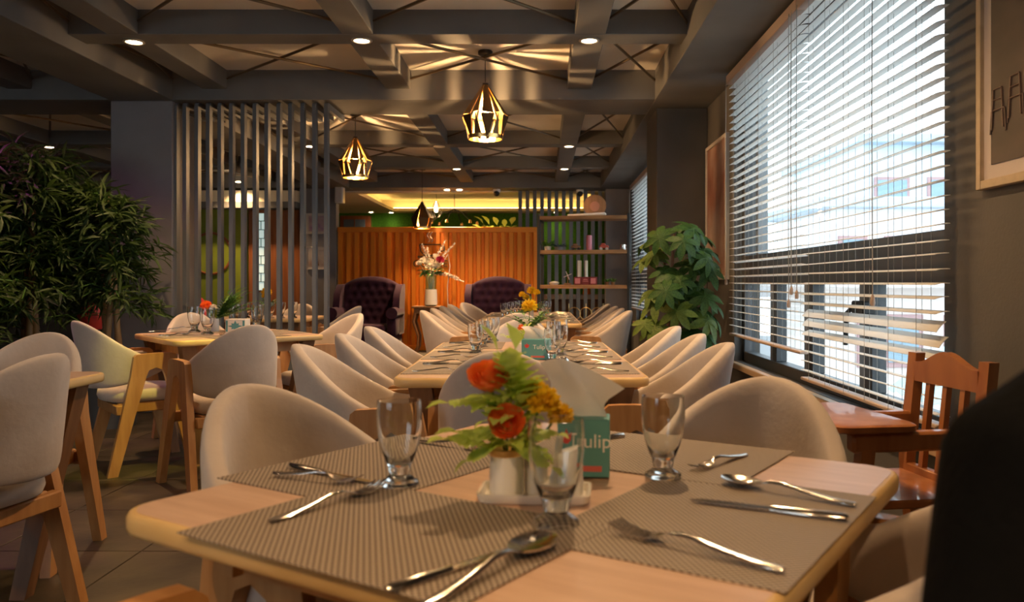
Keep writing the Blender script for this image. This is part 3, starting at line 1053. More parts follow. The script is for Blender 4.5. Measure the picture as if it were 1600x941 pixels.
# ------------------------------------------------------------------ dining chair
def make_chair():
    """faces +Y; origin on the floor"""
    t = thing('dining_chair', 'dc', 'chair')

    def sup(a, b, z, n=32, e=2.8, y0=0.0):
        out = []
        for k in range(n):
            th = 2 * pi * k / n
            c, s = cos(th), sin(th)
            out.append((a * math.copysign(abs(c) ** (2 / e), c), y0 + b * math.copysign(abs(s) ** (2 / e), s), z))
        return out
    s = MB()
    y0 = 0.03
    s.loft([sup(.18, .185, .392, y0=y0), sup(.20, .212, .40, y0=y0), sup(.208, .222, .425, y0=y0), sup(.203, .217, .455, y0=y0),
            sup(.175, .185, .472, y0=y0), sup(.10, .10, .479, y0=y0), sup(.01, .01, .48, y0=y0)])
    obj('seat', s, M['fabric'], t, sharp=60)
    fr = MB()
    fr.span((-.228, -.15, .33), (.228, -.11, .385), .005).span((-.228, .17, .33), (.228, .21, .385), .005)
    fr.span((-.19, -.13, .335), (-.155, .19, .392), .005).span((.155, -.13, .335), (.19, .19, .392), .005)
    obj('seat_frame', fr, M['wood'], t)
    # wrap-around padded back
    NT, NS = 44, 14
    A, B = .208, .22
    Ls = .14                                   # straight run of each wing
    q = pi / 2 * (A + B) / 2
    tot = q + Ls
    rings = []
    for i in range(NT + 1):
        u = -1 + 2 * i / NT
        d = abs(u) * tot
        if d < q:
            th = d / q * pi / 2
            x, y = A * sin(th), -B * cos(th)
            nx, ny = sin(th) / A, -cos(th) / B
        else:
            x, y, nx, ny = A, (d - q), 1.0, 0.0
        l = sqrt(nx * nx + ny * ny)
        nx, ny = nx / l, ny / l
        if u < 0:
            x, nx = -x, -nx
        w = abs(u)
        ft = cos(min(d / q, 1) * pi / 2) ** 1.15
        zt = .655 + .205 * ft
        # ease the foot of the dome into the level wing
        e = max(0.0, 1 - abs(d / q - .95) / .35)
        zt += .016 * e * e
        zb = .475 + .105 * (w ** 2.6)
        thk = .052 - .012 * w
        if w > .97:
            k = (w - .97) / .03
            thk *= 1 - .4 * k
            zt -= .01 * k
            zb += .01 * k
        ring = []
        zc, hz = (zt + zb) / 2, (zt - zb) / 2
        for k in range(NS * 2):
            a = 2 * pi * k / (NS * 2)
            ca, sa = cos(a), sin(a)
            ex = math.copysign(abs(ca) ** 0.6, ca) * thk / 2
            ez = math.copysign(abs(sa) ** (0.28), sa) * hz
            z = zc + ez
            lean = .075 * (z - .475) / .39
            ring.append((x + nx * ex, y - .02 + ny * ex - lean * (1 - min(1, w * 1.4)), z))
        rings.append(ring)
    obj('backrest', MB().loft(rings), M['fabric'], t, sharp=60)
    for sx in (-1, 1):
        # A-shaped side: arm crown plus two raking legs
        x0, x1 = sx * .224, sx * .260
        crown = [(-.055, .665), (.145, .672), (.155, .66)]
        arch = []
        for k in range(9):
            a = pi * k / 8
            arch.append((.05 + .036 * cos(a), .545 + .045 * sin(a)))
        pts = crown + [(.172, .56), (.165, .545)] + arch + [(-.065, .545), (-.072, .56), (-.066, .64)]
        # build crown in convex strips so that the arch stays open
        c = MB()
        top = [(-.066, .655), (-.05, .668), (0, .671), (.05, .673), (.1, .673), (.14, .671), (.16, .655)]
        bot = [(-.082, .545), (.0, .545), (.012, .575), (.05, .592), (.088, .575), (.10, .545), (.182, .545)]
        for k in range(len(top) - 1):
            c.prism([bot[k], bot[k + 1], top[k + 1], top[k]], x0, x1, 'x')
        bmesh.ops.remove_doubles(c.bm, verts=c.bm.verts, dist=1e-5)
        cr = obj('armrest', c, M['wood'], t, sharp=30)
        dx = sx * .02
        for name, tp, bt in (('front', [(.10, .545), (.182, .545)], [(.232, 0), (.285, 0)]), ('rear', [(-.082, .545), (.0, .545)], [(-.205, 0), (-.152, 0)])):
            g = MB()
            g.loft([[(x0, tp[0][0], .545), (x1, tp[0][0], .545), (x1, tp[1][0], .545), (x0, tp[1][0], .545)],
                    [(x0 + dx, bt[0][0], 0), (x1 + dx, bt[0][0], 0), (x1 + dx, bt[1][0], 0), (x0 + dx, bt[1][0], 0)]])
            obj('leg', g, M['wood'], t, sharp=30)
    return t


chair0 = make_chair()
used = [False]


def chair(x, y, d, label, group, sc_=None):
    rz = face(*d)
    if not used[0]:
        used[0] = True
        chair0.location = (x, y, 0)
        chair0.rotation_euler = (0, 0, rz)
        chair0['label'] = label
        chair0['group'] = group
        return chair0
    return dup(chair0, (x, y, 0), rz, label, group)


# front table axes
A1 = R(-33)
U = Vector((cos(A1), sin(A1), 0))           # along the far right edge
V = Vector((-sin(A1), cos(A1), 0))
C1 = Vector((.009, 1.302, 0))


def at1(a, b, z=0.0):
    return C1 + U * a + V * b + Vector((0, 0, z))


TH = .75
g1 = 'chairs around the front table'
p = at1(-.45 - .0, .01)
chair(p.x, p.y, U, 'greige padded chair at the left side of the front table, its round back facing camera', g1)
p = at1(.12, .44)
chair(p.x, p.y, -V, 'warm tan padded chair at the far right of the front table, beside the high chair', g1)
p = at1(.43, .17)
chair(p.x, p.y, (cos(R(152)), sin(R(152))), 'tan padded chair at the near right side of the front table, beside the person', g1)
p = at1(-.04, -.58)
chair(p.x, p.y, V, 'padded chair at the near left of the front table, only its armrest in view', g1)
g2 = 'chairs along the middle table'
chair(-.125, 2.87, (0, 1), 'brown-grey chair at the near end of the middle table, round back behind the orange flowers', g2)
for y, w_ in ((2.87, 'nearest'), (3.48, 'second'), (4.05, 'third')):
    chair(-.54, y, (1, 0.0), f'{w_} padded chair on the left side of the middle table', g2)
for y, w_ in ((2.95, 'nearest'), (3.46, 'second'), (4.08, 'third')):
    chair(.36, y, (-1, 0), f'{w_} sunlit padded chair on the window side of the middle table', g2)
chair(-.12, 4.58, (0, -1), 'padded chair at the far end of the middle table, pinkish inner back facing the camera', g2)
g3 = 'chairs along the far table'
chair(-.17, 6.22, (0, 1), 'brown-grey chair at the near end of the far table, back above the pink one', g3)
for y, w_ in ((6.45, 'nearest'), (7.05, 'second'), (7.7, 'third'), (8.35, 'fourth')):
    chair(-.62, y, (1, 0), f'{w_} pale chair on the left side of the far table', g3)
chair(-.60, 9.0, (.86, -.5), 'fifth pale chair on the left of the far table, turned at the far corner', g3)
for y, w_ in ((6.45, 'nearest'), (7.05, 'second'), (7.65, 'third'), (8.5, 'fourth')):
    chair(.38, y, (-1, 0), f'{w_} chair on the window side of the far table', g3)
A4 = R(40)
U4 = Vector((cos(A4), sin(A4), 0))
V4 = Vector((-sin(A4), cos(A4), 0))
C4 = Vector((-1.98, 5.22, 0))
g4 = 'chairs around the square table by the slat screen'
chair(-2.40, 4.87, U4, 'chair with A-shaped wooden side left of the table by the slat screen', g4)
chair(-1.68, 4.44, -Vector((cos(R(-46)), sin(R(-46)), 0)), 'grey padded chair, back to the camera, in front of the table by the slat screen', g4)
chair(-1.52, 5.62, -U4, 'brown padded chair at the right of the table by the slat screen, seen sideways', g4)
chair(-2.36, 5.75, -V4, 'pale chair behind the table by the slat screen, only its rounded top showing', g4)
g5 = 'chairs around the table at the left edge'
chair(-1.775, 2.54, (-.98, .17), 'blue-grey padded chair at the left edge, nearest of the left chairs', g5)
chair(-2.09, 3.25, (0.1, -1), 'brown-grey chair behind the table at the left edge, in front of the bamboo', g5)
g6 = 'chairs around the table behind the slat screen'
chair(-2.5, 8.35, (0, -1), 'peach-toned chair behind the table on the far side of the slat screen', g6)
chair(-2.02, 7.75, (-1, 0), 'pale chair at the right end of the table behind the slat screen', g6)


# ------------------------------------------------------------------ dining tables
def rrect(hx, hy, r, n=6):
    out = []
    for cx, cy, a0 in ((hx - r, hy - r, 0), (-hx + r, hy - r, 90), (-hx + r, -hy + r, 180), (hx - r, -hy + r, 270)):
        for k in range(n + 1):
            a = R(a0 + 90 * k / n)
            out.append((cx + r * cos(a), cy + r * sin(a)))
    return out


def table(x, y, rz, lx, ly, label, group='birch-edged dining tables', legs=((.09, .04), (.2, .026))):
    t = thing('dining_table', label, 'table', (x, y, 0), rz, group)
    e = MB()
    hx, hy = lx / 2, ly / 2
    prof = [(-.010, TH - .034), (-.003, TH - .031), (0, TH - .024), (0, TH - .009), (-.003, TH - .003), (-.009, TH - .0008)]
    e.loft([[(px, py, z) for px, py in rrect(hx + d, hy + d, .06 + d)] for d, z in prof])
    ed = obj('tabletop', e, M['woodedge'], t, sharp=50, label='pale birch edge')
    obj('laminate', MB().prism(rrect(hx - .012, hy - .012, .05), TH - .002, TH), M['woodtop'], ed, label='pinkish wood surface')
    ap = MB()
    for s in (-1, 1):
        ap.span((-hx + .1, s * (hy - .13) - .012, TH - .1), (hx - .1, s * (hy - .13) + .012, TH - .034))
        ap.span((s * (hx - .13) - .012, -hy + .1, TH - .1), (s * (hx - .13) + .012, hy - .1, TH - .034))
    obj('apron', ap, M['wood'], t)
    for sx in (-1, 1):
        for sy in (-1, 1):
            g = MB()
            rings = []
            for cx, cy, z, h in ((sx * (hx - legs[0][0]), sy * (hy - legs[0][0]), TH - .036, legs[0][1]), (sx * (hx - legs[1][0]), sy * (hy - legs[1][0]), 0, legs[1][1])):
                rings.append([(cx - h, cy - h, z), (cx + h, cy - h, z), (cx + h, cy + h, z), (cx - h, cy + h, z)])
            obj('leg', g.loft(rings), M['darkwood'], t, sharp=30)
    return t


table(C1.x, C1.y, A1, .9, .9, 'square birch-edged table in the foreground, turned corner to the camera', legs=((.22, .03), (.28, .022)))
C2 = Vector((-.085, 3.665, 0))
R2 = R(1.2)
table(C2.x, C2.y, R2, .88, 1.75, 'long birch-edged table in the middle, set for six')
C3 = Vector((-.115, 7.85, 0))
table(C3.x, C3.y, 0, .88, 2.6, 'far long table in front of the right purple wing chair')
table(C4.x, C4.y, A4, .9, .9, 'square table by the slat screen, its corner pointing forward')
table(-2.02, 2.56, 0, .9, .9, 'square table at the left edge, mostly hidden by the nearest left chair')
C6 = Vector((-2.6, 7.85, 0))
table(C6.x, C6.y, 0, .9, .8, 'table behind the slat screen with yellow flowers')


# ------------------------------------------------------------------ table ware
def shell(stations, nu=8, th=.0016):
    """closed curved strip along +Y: stations of (y, half width, z centre, dish depth)"""
    top, bot = [], []
    for y, w, z, d in stations:
        top.append([(w * (-1 + 2 * k / nu), y, z - d * (1 - (-1 + 2 * k / nu) ** 2) + th) for k in range(nu + 1)])
        bot.append([(w * (-1 + 2 * k / nu), y, z - d * (1 - (-1 + 2 * k / nu) ** 2)) for k in range(nu + 1)])
    rings = [a + list(reversed(b)) for a, b in zip(top, bot)]
    return rings


HANDLE = [(0, .003, .002, -.0018), (.004, .0062, .0018, -.0022), (.03, .0068, .0022, -.0026), (.07, .0055, .0065, -.0026), (.10, .0036, .0115, -.0024), (.12, .0030, .0115, -.0022)]


def spoon_mesh():
    st = HANDLE + [(.130, .0034, .0095, -.001), (.138, .010, .0080, .001), (.148, .0165, .0078, .004), (.162, .0205, .0080, .007), (.178, .019, .0085, .006), (.19, .013, .0090, .003), (.196, .004, .0095, .0005)]
    return MB().loft(shell(st)).mesh('spoon', M['steel'], 50)


def fork_mesh():
    b = MB()
    st = HANDLE + [(.130, .0038, .0085, -.0006), (.138, .0095, .0060, .001), (.148, .0125, .0040, .002), (.156, .0125, .0030, .002)]
    b.loft(shell(st))
    for k in range(4):
        x = -.0105 + .007 * k
        rings = []
        for y, z, h in ((.155, .0025, .0021), (.17, .0030, .0019), (.185, .0065, .0016), (.196, .0105, .0008)):
            rings.append([(x - h, y, z), (x + h, y, z), (x + h, y, z + .0018), (x - h, y, z + .0018)])
        b.loft(rings)
    return b.mesh('fork', M['steel'], 50)


def knife_mesh():
    b = MB()
    st = [(0, .003, .002, -.004), (.004, .0070, .0015, -.006), (.05, .0074, .0015, -.006), (.09, .006, .0015, -.005), (.1, .0045, .0018, -.004)]
    b.loft(shell(st))
    rings = []
    for y, a, c, h in ((.098, -.005, .005, .0014), (.11, -.008, .006, .0012), (.16, -.0095, .006, .0010), (.19, -.009, .004, .0009), (.207, -.006, -.003, .0006)):
        rings.append([(a, y, .002), (c, y, .002), (c, y, .002 + 2 * h), (a, y, .002 + h)])
    b.loft(rings)
    return b.mesh('knife', M['steel'], 50)


CUT = {'spoon': spoon_mesh(), 'fork': fork_mesh(), 'knife': knife_mesh()}
ZM = TH + .0022


def cutlery(kind, a, b, label, group='cutlery', z=ZM, ln=None):
    """a: handle end, b: tip (world x, y)"""
    o = bpy.data.objects.new(kind, CUT[kind])
    v = Vector(b[:2]) - Vector(a[:2])
    full = {'spoon': .196, 'fork': .196, 'knife': .207}[kind]
    s = (ln or v.length) / full
    o.location = (a[0], a[1], z)
    o.rotation_euler = (0, 0, face(*v))
    o.scale = (max(s, 1.0), s, max(s, 1.0))
    link(o)
    return tag(o, label, kind, group)


def glass_mesh(n=28):
    out = [(.0, 0), (.028, 0), (.0305, .003), (.029, .008), (.021, .012), (.0155, .017), (.0165, .021), (.0175, .025), (.0175, .029), (.0225, .040), (.0285, .056), (.0330, .075), (.0352, .095), (.0358, .112), (.0348, .131), (.0343, .1335)]
    inn = [(.0331, .1335), (.0336, .130), (.0345, .112), (.0339, .095), (.0316, .075), (.0270, .056), (.0205, .043), (.012, .036), (.0, .034)]
    return MB().lathe(out + inn, n).mesh('drinking_glass', M['glass'], 60)


GLASS = glass_mesh()


def glass(x, y, label, group, z=TH, s=1.0):
    o = bpy.data.objects.new('drinking_glass', GLASS)
    o.location = (x, y, z)
    o.rotation_euler = (0, 0, rnd.uniform(0, 6))
    o.scale = (s, s, s)
    link(o)
    return tag(o, label, 'glass', group)


def mat_mesh(lx, ly):
    return MB().box((0, 0, .001), (lx, ly, .002), .0006).mesh('placemat', M['mat'])


MAT = mat_mesh(.455, .325)


def placemat(x, y, rz, label, group, z=TH):
    o = bpy.data.objects.new('placemat', MAT)
    o.location = (x, y, z + .0001)
    o.rotation_euler = (0, 0, rz)
    link(o)
    return tag(o, label, 'placemat', group)


# the front table
gm = 'woven placemats on the front table'
for i, (a, b, dz, lb) in enumerate(((-.318, -.025, 90, 'woven placemat on the left side of the front table, under the left glass'),
                                    (.025, .31, 0, 'woven placemat on the far right side of the front table, behind the right glass'),
                                    (.288, -.02, 90, 'woven placemat on the right side of the front table, under spoon and knife'),
                                    (-.035, -.305, 0, 'woven placemat nearest the camera on the front table'))):
    p = at1(a, b)
    placemat(p.x, p.y, A1 + R(dz), lb, gm, z=TH + (.0008 if i % 2 else 0))
gc = 'cutlery on the front table'


def cpx(kind, a, b, label, z=ZM + .001):
    pa, pb = P(*a, z + .004), P(*b, z + .008)
    cutlery(kind, pa, pb, label, gc, z=z)


cpx('spoon', (655, 950), (858, 838), 'spoon nearest the camera, its bowl by the middle glass of the front table')
cpx('knife', (603, 922), (800, 851), 'knife lying beside the nearest spoon on the front table')
cpx('fork', (420, 814), (596, 756), 'fork pointing at the left glass, on the near left placemat')
cpx('knife', (452, 727), (585, 750), 'knife at the back of the left placemat of the front table', ZM + .001)
cpx('fork', (428, 738), (562, 748), 'fork lying along the knife on the left placemat of the front table', ZM + .003)
cpx('fork', (1225, 890), (960, 820), 'fork on the right placemat nearest the camera, tines to the left')
cpx('knife', (1326, 810), (1080, 774), 'knife on the right placemat of the front table')
cpx('spoon', (1338, 788), (1128, 746), 'spoon on the right placemat of the front table, beyond the knife')
cpx('fork', (1166, 709), (1082, 730), 'fork on the far right placemat, right of the right glass')
cpx('knife', (975, 680), (880, 690), 'knife whose handle pokes out behind the teal tissue box')
cpx('fork', (655, 688), (765, 699), 'fork behind the left glass of the front table, left of the flowers')
for px, py, lb in ((624, 758, 'left footed glass on the front table'), (1036, 746, 'right footed glass on the front table'), (869, 818, 'middle footed glass nearest the camera on the front table')):
    p = P(px, py, TH + .003)
    glass(p.x, p.y, lb, 'footed glasses on the front table', z=TH + (.0028 if px != 869 else .001), s=1.05 if px == 869 else 1.0)


# ---- centre piece of the front table
def leaf_pts(Mx, l, w, fold=.15, curl=.2):
    """five-point folded leaf along +Y"""
    v = [(0, 0, 0), (w * .5, l * .4, fold * w), (0, l * .45, 0), (-w * .5, l * .4, fold * w), (0, l, -curl * l), (w * .38, l * .72, -curl * l * .4 + fold * w), (-w * .38, l * .72, -curl * l * .4 + fold * w), (0, l * .75, -curl * l * .5)]
    f = [(0, 1, 2), (0, 2, 3), (1, 5, 7, 2), (2, 7, 6, 3), (5, 4, 7), (7, 4, 6)]
    return [Mx @ Vector(q) for q in v], f


def orient(pos, d, roll=0.0):
    d = Vector(d).normalized()
    q = d.to_track_quat('Y', 'Z')
    return Matrix.Translation(pos) @ q.to_matrix().to_4x4() @ Matrix.Rotation(roll, 4, 'Y')


def frond(mb, p0, d, l, n=9, w=.3, lw=.35, droop=.4, r=rnd):
    """pinnate frond: leaflets in pairs along a drooping midrib"""
    d = Vector(d).normalized()
    p = Vector(p0)
    side = d.cross(Vector((0, 0, 1)))
    if side.length < .1:
        side = Vector((1, 0, 0))
    side.normalize()
    step = l / n
    for k in range(n):
        d2 = (d + Vector((0, 0, -droop * k / n))).normalized()
        q = p + d2 * step
        mb.tube([p, q], .0012 * (1 + l), 4, cap=False)
        ll = w * l * sin(pi * (k + 1.2) / (n + 1.4)) + .15 * w * l
        for s in (-1, 1):
            dd = d2 * .55 + side * s + Vector((0, 0, .12 + r.uniform(-.1, .1)))
            v, f = leaf_pts(orient(p, dd), ll, ll * lw)
            mb.add(v, f)
        p = q
    v, f = leaf_pts(orient(p, d2), w * l, w * l * lw)
    mb.add(v, f)


def rose(mb, c, r, layers=5, axis=(0, -.5, 1), seed=3):
    rr = random.Random(seed)
    Mx = Matrix.Translation(c) @ Vector(axis).normalized().to_track_quat('Z', 'Y').to_matrix().to_4x4()
    for L_ in range(layers):
        rad = r * (.22 + .78 * L_ / (layers - 1))
        n = 3 + L_ * 2
        for k in range(n):
            a = 2 * pi * (k + rr.random() * .4) / n
            wdt = 2 * rad * sin(pi / n) * 1.15
            hgt = r * (.72 - .30 * L_ / (layers - 1))
            g = []
            for j, (z, o) in enumerate(((-.45 * r, .5), (hgt * .25, .98), (hgt * .8, 1.05), (hgt, 1.0 + .12 * rr.random()))):
                for u in (-1, -.4, .4, 1):
                    ww = wdt * (.5 if j == 0 else 1 - .35 * (j == 3) * abs(u))
                    ang = a + u * ww / max(rad, .002) * .5
                    R_ = rad * o
                    g.append(Mx @ Vector((R_ * cos(ang), R_ * sin(ang), z - .04 * r * u * u * (j == 3) * 2)))
            f = []
            for j in range(3):
                for i in range(3):
                    f.append((j * 4 + i, j * 4 + i + 1, j * 4 + i + 5, j * 4 + i + 4))
            mb.add(g, f)


def pompon(mb, c, r, n=70, seed=1):
    rr = random.Random(seed)
    for k in range(n):
        z = 1 - 1.5 * (k + .5) / n
        a = k * 2.39996
        q = sqrt(max(0, 1 - z * z))
        d = Vector((q * cos(a), q * sin(a), z))
        v, f = leaf_pts(orient(Vector(c) + d * r * .25, d, rr.uniform(0, 3)), r * .8, r * .38, fold=.4, curl=-.1)
        mb.add(v, f)
    mb.ball(c, r * .55, 10, 8)


pt_ = P(838, 783, TH + .006)
tray = MB()
tw = .162
for_ring = lambda hx, hy, z: [(x, y, z) for x, y in rrect(hx, hy, .012, 4)]
tray.loft([for_ring(.074, .038, 0), for_ring(.080, .043, .004), for_ring(.083, .046, .016), for_ring(.079, .042, .016), for_ring(.075, .038, .005)])
o = obj('condiment_tray', tray, M['ceramic'], loc=(pt_.x - .002, pt_.y + .035, TH), rot=(0, 0, R(-4)))
tag(o, 'white ceramic tray holding the flower pot and shakers on the front table', 'tray')
tx, ty, tz = pt_.x - .002, pt_.y + .035, TH + .0052


def on_tray(dx, dy):
    return (tx + dx, ty + dy, tz)


# flower arrangement in its pot
t = thing('flower_arrangement', 'artificial orange and yellow flowers with lime leaves in a white pot on the front table', 'flowers', on_tray(-.042, 0.0))
obj('pot', MB().lathe([(.0, 0), (.022, 0), (.0255, .004), (.0255, .066), (.0235, .068), (.022, .066), (.022, .055), (0, .055)], 24), M['ceramic'], t)
obj('rim', MB().lathe([(.0252, .060), (.0268, .062), (.0268, .070), (.0235, .071), (.0225, .068)], 24), M['brass'], t, label='gold rim')
fx = lambda px, py: Vector(((px - 793) * .97e-3, 0, (777 - py) * .97e-3))
st = MB()
heads = {'r1': fx(768, 597) + Vector((0, -.01, 0)), 'r2': fx(795, 660) + Vector((0, -.035, 0)), 'y1': fx(834, 624) + Vector((0, .0, 0)), 'y2': fx(876, 657) + Vector((0, -.0, 0)), 'y3': fx(850, 632) + Vector((0, -.02, 0))}
for h_ in heads.values():
    st.tube([(0, 0, .05), h_ * .55 + Vector((0, 0, .02)), h_], .0018, 6)
obj('stems', st, M['leafgreen'], t)
rs = MB()
rose(rs, heads['r1'], .031, 6, (-.1, -.55, .9), 3)
obj('rose', rs, M['orangepet'], t, label='larger orange-red rose', sharp=None)
rs = MB()
rose(rs, heads['r2'], .025, 6, (.0, -.9, .5), 5)
obj('rose', rs, M['orangepet'], t, label='smaller orange-red rose', sharp=None)
for i, k in enumerate(('y1', 'y2', 'y3')):
    ym = MB()
    pompon(ym, heads[k], .026 if k != 'y2' else .021, 90, i)
    obj('yellow_bloom', ym, M['yellowpet'], t, sharp=None)
lv = MB()
r5 = random.Random(5)
for (a, b, l) in (((780, 640), (722, 628), .062), ((770, 700), (748, 690), .06), ((800, 700), (760, 682), .07), ((820, 690), (868, 672), .045),
                  ((800, 690), (830, 705), .06), ((815, 650), (790, 575), .085), ((820, 640), (812, 580), .075), ((790, 690), (752, 705), .05), ((800, 680), (800, 610), .08)):
    p0, p1 = fx(*a), fx(*b)
    d = (p1 - p0).normalized() + Vector((0, r5.uniform(-.55, .1), 0))
    frond(lv, p0 + Vector((0, r5.uniform(-.03, .0), 0)), d, l * 1.15, 7, .5, .75, .25, r5)
for k in range(110):
    a = r5.uniform(0, 2 * pi)
    p0 = Vector((r5.uniform(-.035, .05), r5.uniform(-.035, .03), r5.uniform(.075, .165)))
    v, f = leaf_pts(orient(p0, (cos(a), sin(a), r5.uniform(-.3, .8))), r5.uniform(.022, .042), r5.uniform(.014, .024))
    lv.add(v, f)
obj('fern_leaves', lv, M['leaflime'], t, sharp=None)

def shaker(loc, label, h=.062, r=.017, m='ceramic', cap='ceramic'):
    t = thing('shaker', label, 'shaker', loc)
    obj('body', MB().lathe([(0, 0), (r * .9, 0), (r, .003), (r, h * .9), (r * .9, h), (0, h)], 18), M[m], t)
    obj('shaker_top', MB().lathe([(r * .92, h - .001), (r * .8, h + .006), (r * .4, h + .009), (0, h + .0095)], 18), M[cap], t)
    return t


shaker(on_tray(.0, .012), 'white shaker right beside the flower pot on the white tray', .058, .0165)
o = MB()
Mz = Matrix.Rotation(.12, 4, 'Y')
t = thing('sugar_jar', 'white square jar with slanted top behind the middle glass on the white tray', 'jar', on_tray(.052, .0))
obj('body', MB().loft([for_ring(.017, .015, 0), for_ring(.019, .017, .004), for_ring(.019, .017, .062), [(x, y, .068 + x * .25) for x, y in rrect(.018, .016, .01, 4)], [(x, y, .069 + x * .25) for x, y in rrect(.012, .01, .008, 4)]]), M['ceramic'], t)
for k, (dx, tl) in enumerate(((.021, .16), (.030, .10))):
    o = obj('sugar_stick', MB().box((0, 0, .045), (.0075, .004, .09), .0015), M['paper'], loc=on_tray(dx, -.012 + .006 * k), rot=(0, tl, 0))
    tag(o, ('left' if k == 0 else 'right') + ' white paper sugar stick leaning on the white tray', 'sugar stick', 'paper sugar sticks')


def tissue_box(loc, rz, label, sx, sy, sz, words, tissue=True, big=1.0, star=False, fs=.34):
    t = thing('tissue_box', label, 'tissue box', loc, rz)
    obj('carton', MB().box((0, 0, sz / 2), (sx, sy, sz), .0015), M['teal'] if not star else M['paper'], t)
    if words:
        tm = text_mesh(words, sz * fs, .0002, 'lettering')
        tm.materials.append(M['white'])
        lo = obj('lettering', tm, None, t, loc=(sx * .15, -sy / 2 - .0004, sz * .62), rot=(R(90), 0, R(0)), label='white lettering')
        tu = MB()
        tu.prism([(-.5, .3), (-.42, -.25), (-.15, -.5), (.15, -.5), (.42, -.25), (.5, .3), (.22, .05), (0, .5), (-.22, .05)], -.0004, .0001, 'y')
        o = obj('tulip_emblem', tu, M['red'], t, loc=(-sx * .30, -sy / 2 - .0004, sz * .70), label='red tulip emblem')
        o.scale = (sz * .24, 1, sz * .24)
        obj('banner', MB().box((0, 0, 0), (sx * .5, .0006, sz * .10), .0002), M['pinkred'], t, loc=(sx * .1, -sy / 2 - .0003, sz * .15), label='coral banner')
        sd_ = MB().box((0, 0, 0), (.0006, sy * .55, sz * .09), .0002)
        obj('side_banner', sd_, M['white'], t, loc=(sx / 2 + .0003, 0, sz * .6))
    if star:
        s_ = MB()
        pts = []
        for k in range(16):
            a = 2 * pi * k / 16
            q = (.42, .2, .3, .2)[k % 4] * sz
            pts.append((q * cos(a) * 1.3, q * sin(a)))
        for k in range(16):
            a, b = pts[k], pts[(k + 1) % 16]
            s_.prism([(0, 0), a, b], -sy / 2 - .001, -sy / 2 + .001, 'y', Matrix.Translation((0, 0, sz * .5)))
        obj('star_print', s_, M['teal'], t, label='teal star pattern')
        s_ = MB()
        for xx in (-.42, .42):
            s_.box((xx * sx, -sy / 2, sz * .5), (sx * .1, .002, sz * .8))
        obj('border_print', s_, M['teal'], t)
    if tissue:
        rr = random.Random(8)
        g, f = [], []
        nu, nv = 9, 7
        for j in range(nv):
            v = j / (nv - 1)
            for i in range(nu):
                u = -1 + 2 * i / (nu - 1)
                wd = sx * (.32 + .42 * v * (1 - .25 * v)) * big
                x = u * wd + .012 * sin(5 * v + 2 * u) - sx * .08 * big
                y = .012 * sin(3.2 * u + 2.5 * v) * (.4 + v)
                z = sz - .004 + (sz * .80 * big) * v * (1 - .22 * u * u - .22 * u)
                g.append((x, y, z))
        fl = [(x + .0004, y + .001, z) for x, y, z in g]
        n0 = len(g)
        for j in range(nv - 1):
            for i in range(nu - 1):
                a = j * nu + i
                f.append((a, a + 1, a + nu + 1, a + nu))
                f.append((n0 + a, n0 + a + nu, n0 + a + nu + 1, n0 + a + 1))
        obj('tissue', MB_add(g + fl, f), M['paper'], t, sharp=None)
    return t


def MB_add(v, f):
    b = MB()
    b.add(v, f)
    return b


pb = P(900, 768, TH)
tissue_box((.072, 1.385, TH + .0028), R(-5), 'teal tissue box with white lettering on the front table, tissue pulled out', .085, .07, .094, 'Tulip', True, 1.25)
# ------------------------------------------------------------------ settings on the other tables
ORD = ['nearest', 'second', 'third', 'fourth']
g_c2, g_m2, g_g2 = 'cutlery on the middle table', 'placemats on the middle table', 'glasses on the middle table'


def setting(x, y, side, lbl, tbl, gc_, gm_):
    """a placemat with fork, knife and spoon for the seat on the side -1 (left) or 1 (right)"""
    placemat(x, y, R(90), f'woven placemat of the {lbl}', gm_)
    s = side
    e = x + s * .15
    cutlery('fork', (e - s * .02, y - .16), (e - s * .225, y - .15), f'fork at the {lbl}', gc_)
    cutlery('knife', (e - s * .02, y + .10), (e - s * .23, y + .11), f'knife at the {lbl}', gc_)
    cutlery('spoon', (e - s * .02, y + .15), (e - s * .225, y + .165), f'spoon at the {lbl}', gc_)


for k in range(3):
    y = 3.13 + .56 * k
    for s, nm in ((-1, 'left'), (1, 'window')):
        setting(C2.x + s * .26 - (y - C2.y) * .02, y, s, f'{ORD[k]} seat on the {nm} side of the middle table', 'middle table', g_c2, g_m2)
for px, py, nm in ((743, 552, 'left row of the middle table, nearest'), (754, 543, 'left row of the middle table, second'), (763, 537, 'left row of the middle table, third'), (771, 533.5, 'left row of the middle table, farthest')):
    p = P(px, py, TH)
    glass(p.x, p.y, f'footed glass in the {nm} glass', g_g2)
for px, py, nm in ((863, 566, 'right row of the middle table, nearest'), (875, 556, 'right row of the middle table, second'), (865, 545, 'right row of the middle table, third'), (876, 539, 'right row of the middle table, farthest')):
    p = P(px, py, TH)
    glass(p.x, p.y, f'footed glass in the {nm} glass', g_g2)
p = P(880, 586, TH)
t = thing('salt_shaker', 'small glass salt shaker with round steel top on the near end of the middle table', 'shaker', (p.x, p.y, TH))
obj('body', MB().lathe([(0, 0), (.018, 0), (.02, .004), (.015, .022), (.017, .032), (0, .032)], 16), M['ceramic'], t)
obj('steel_cap', MB().lathe([(.017, .032), (.022, .04), (.021, .052), (.012, .062), (0, .064)], 16), M['chrome'], t)
p = P(838, 562, TH)
tissue_box((p.x, p.y + .03, TH), R(-8), 'teal tissue box with white lettering on the middle table, white tissue standing up', .115, .08, .085, 'Tulip', True, .8, fs=.3)
p = P(810, 556, TH)
t = thing('salt_shaker', 'small square peach shaker left of the tissue box on the middle table', 'shaker', (p.x, p.y + .02, TH))
obj('body', MB().box((0, 0, .028), (.034, .034, .056), .004), M['ceramic'], t)
obj('shaker_top', MB().box((0, 0, .059), (.026, .026, .007), .003), M['ceramic'], t)


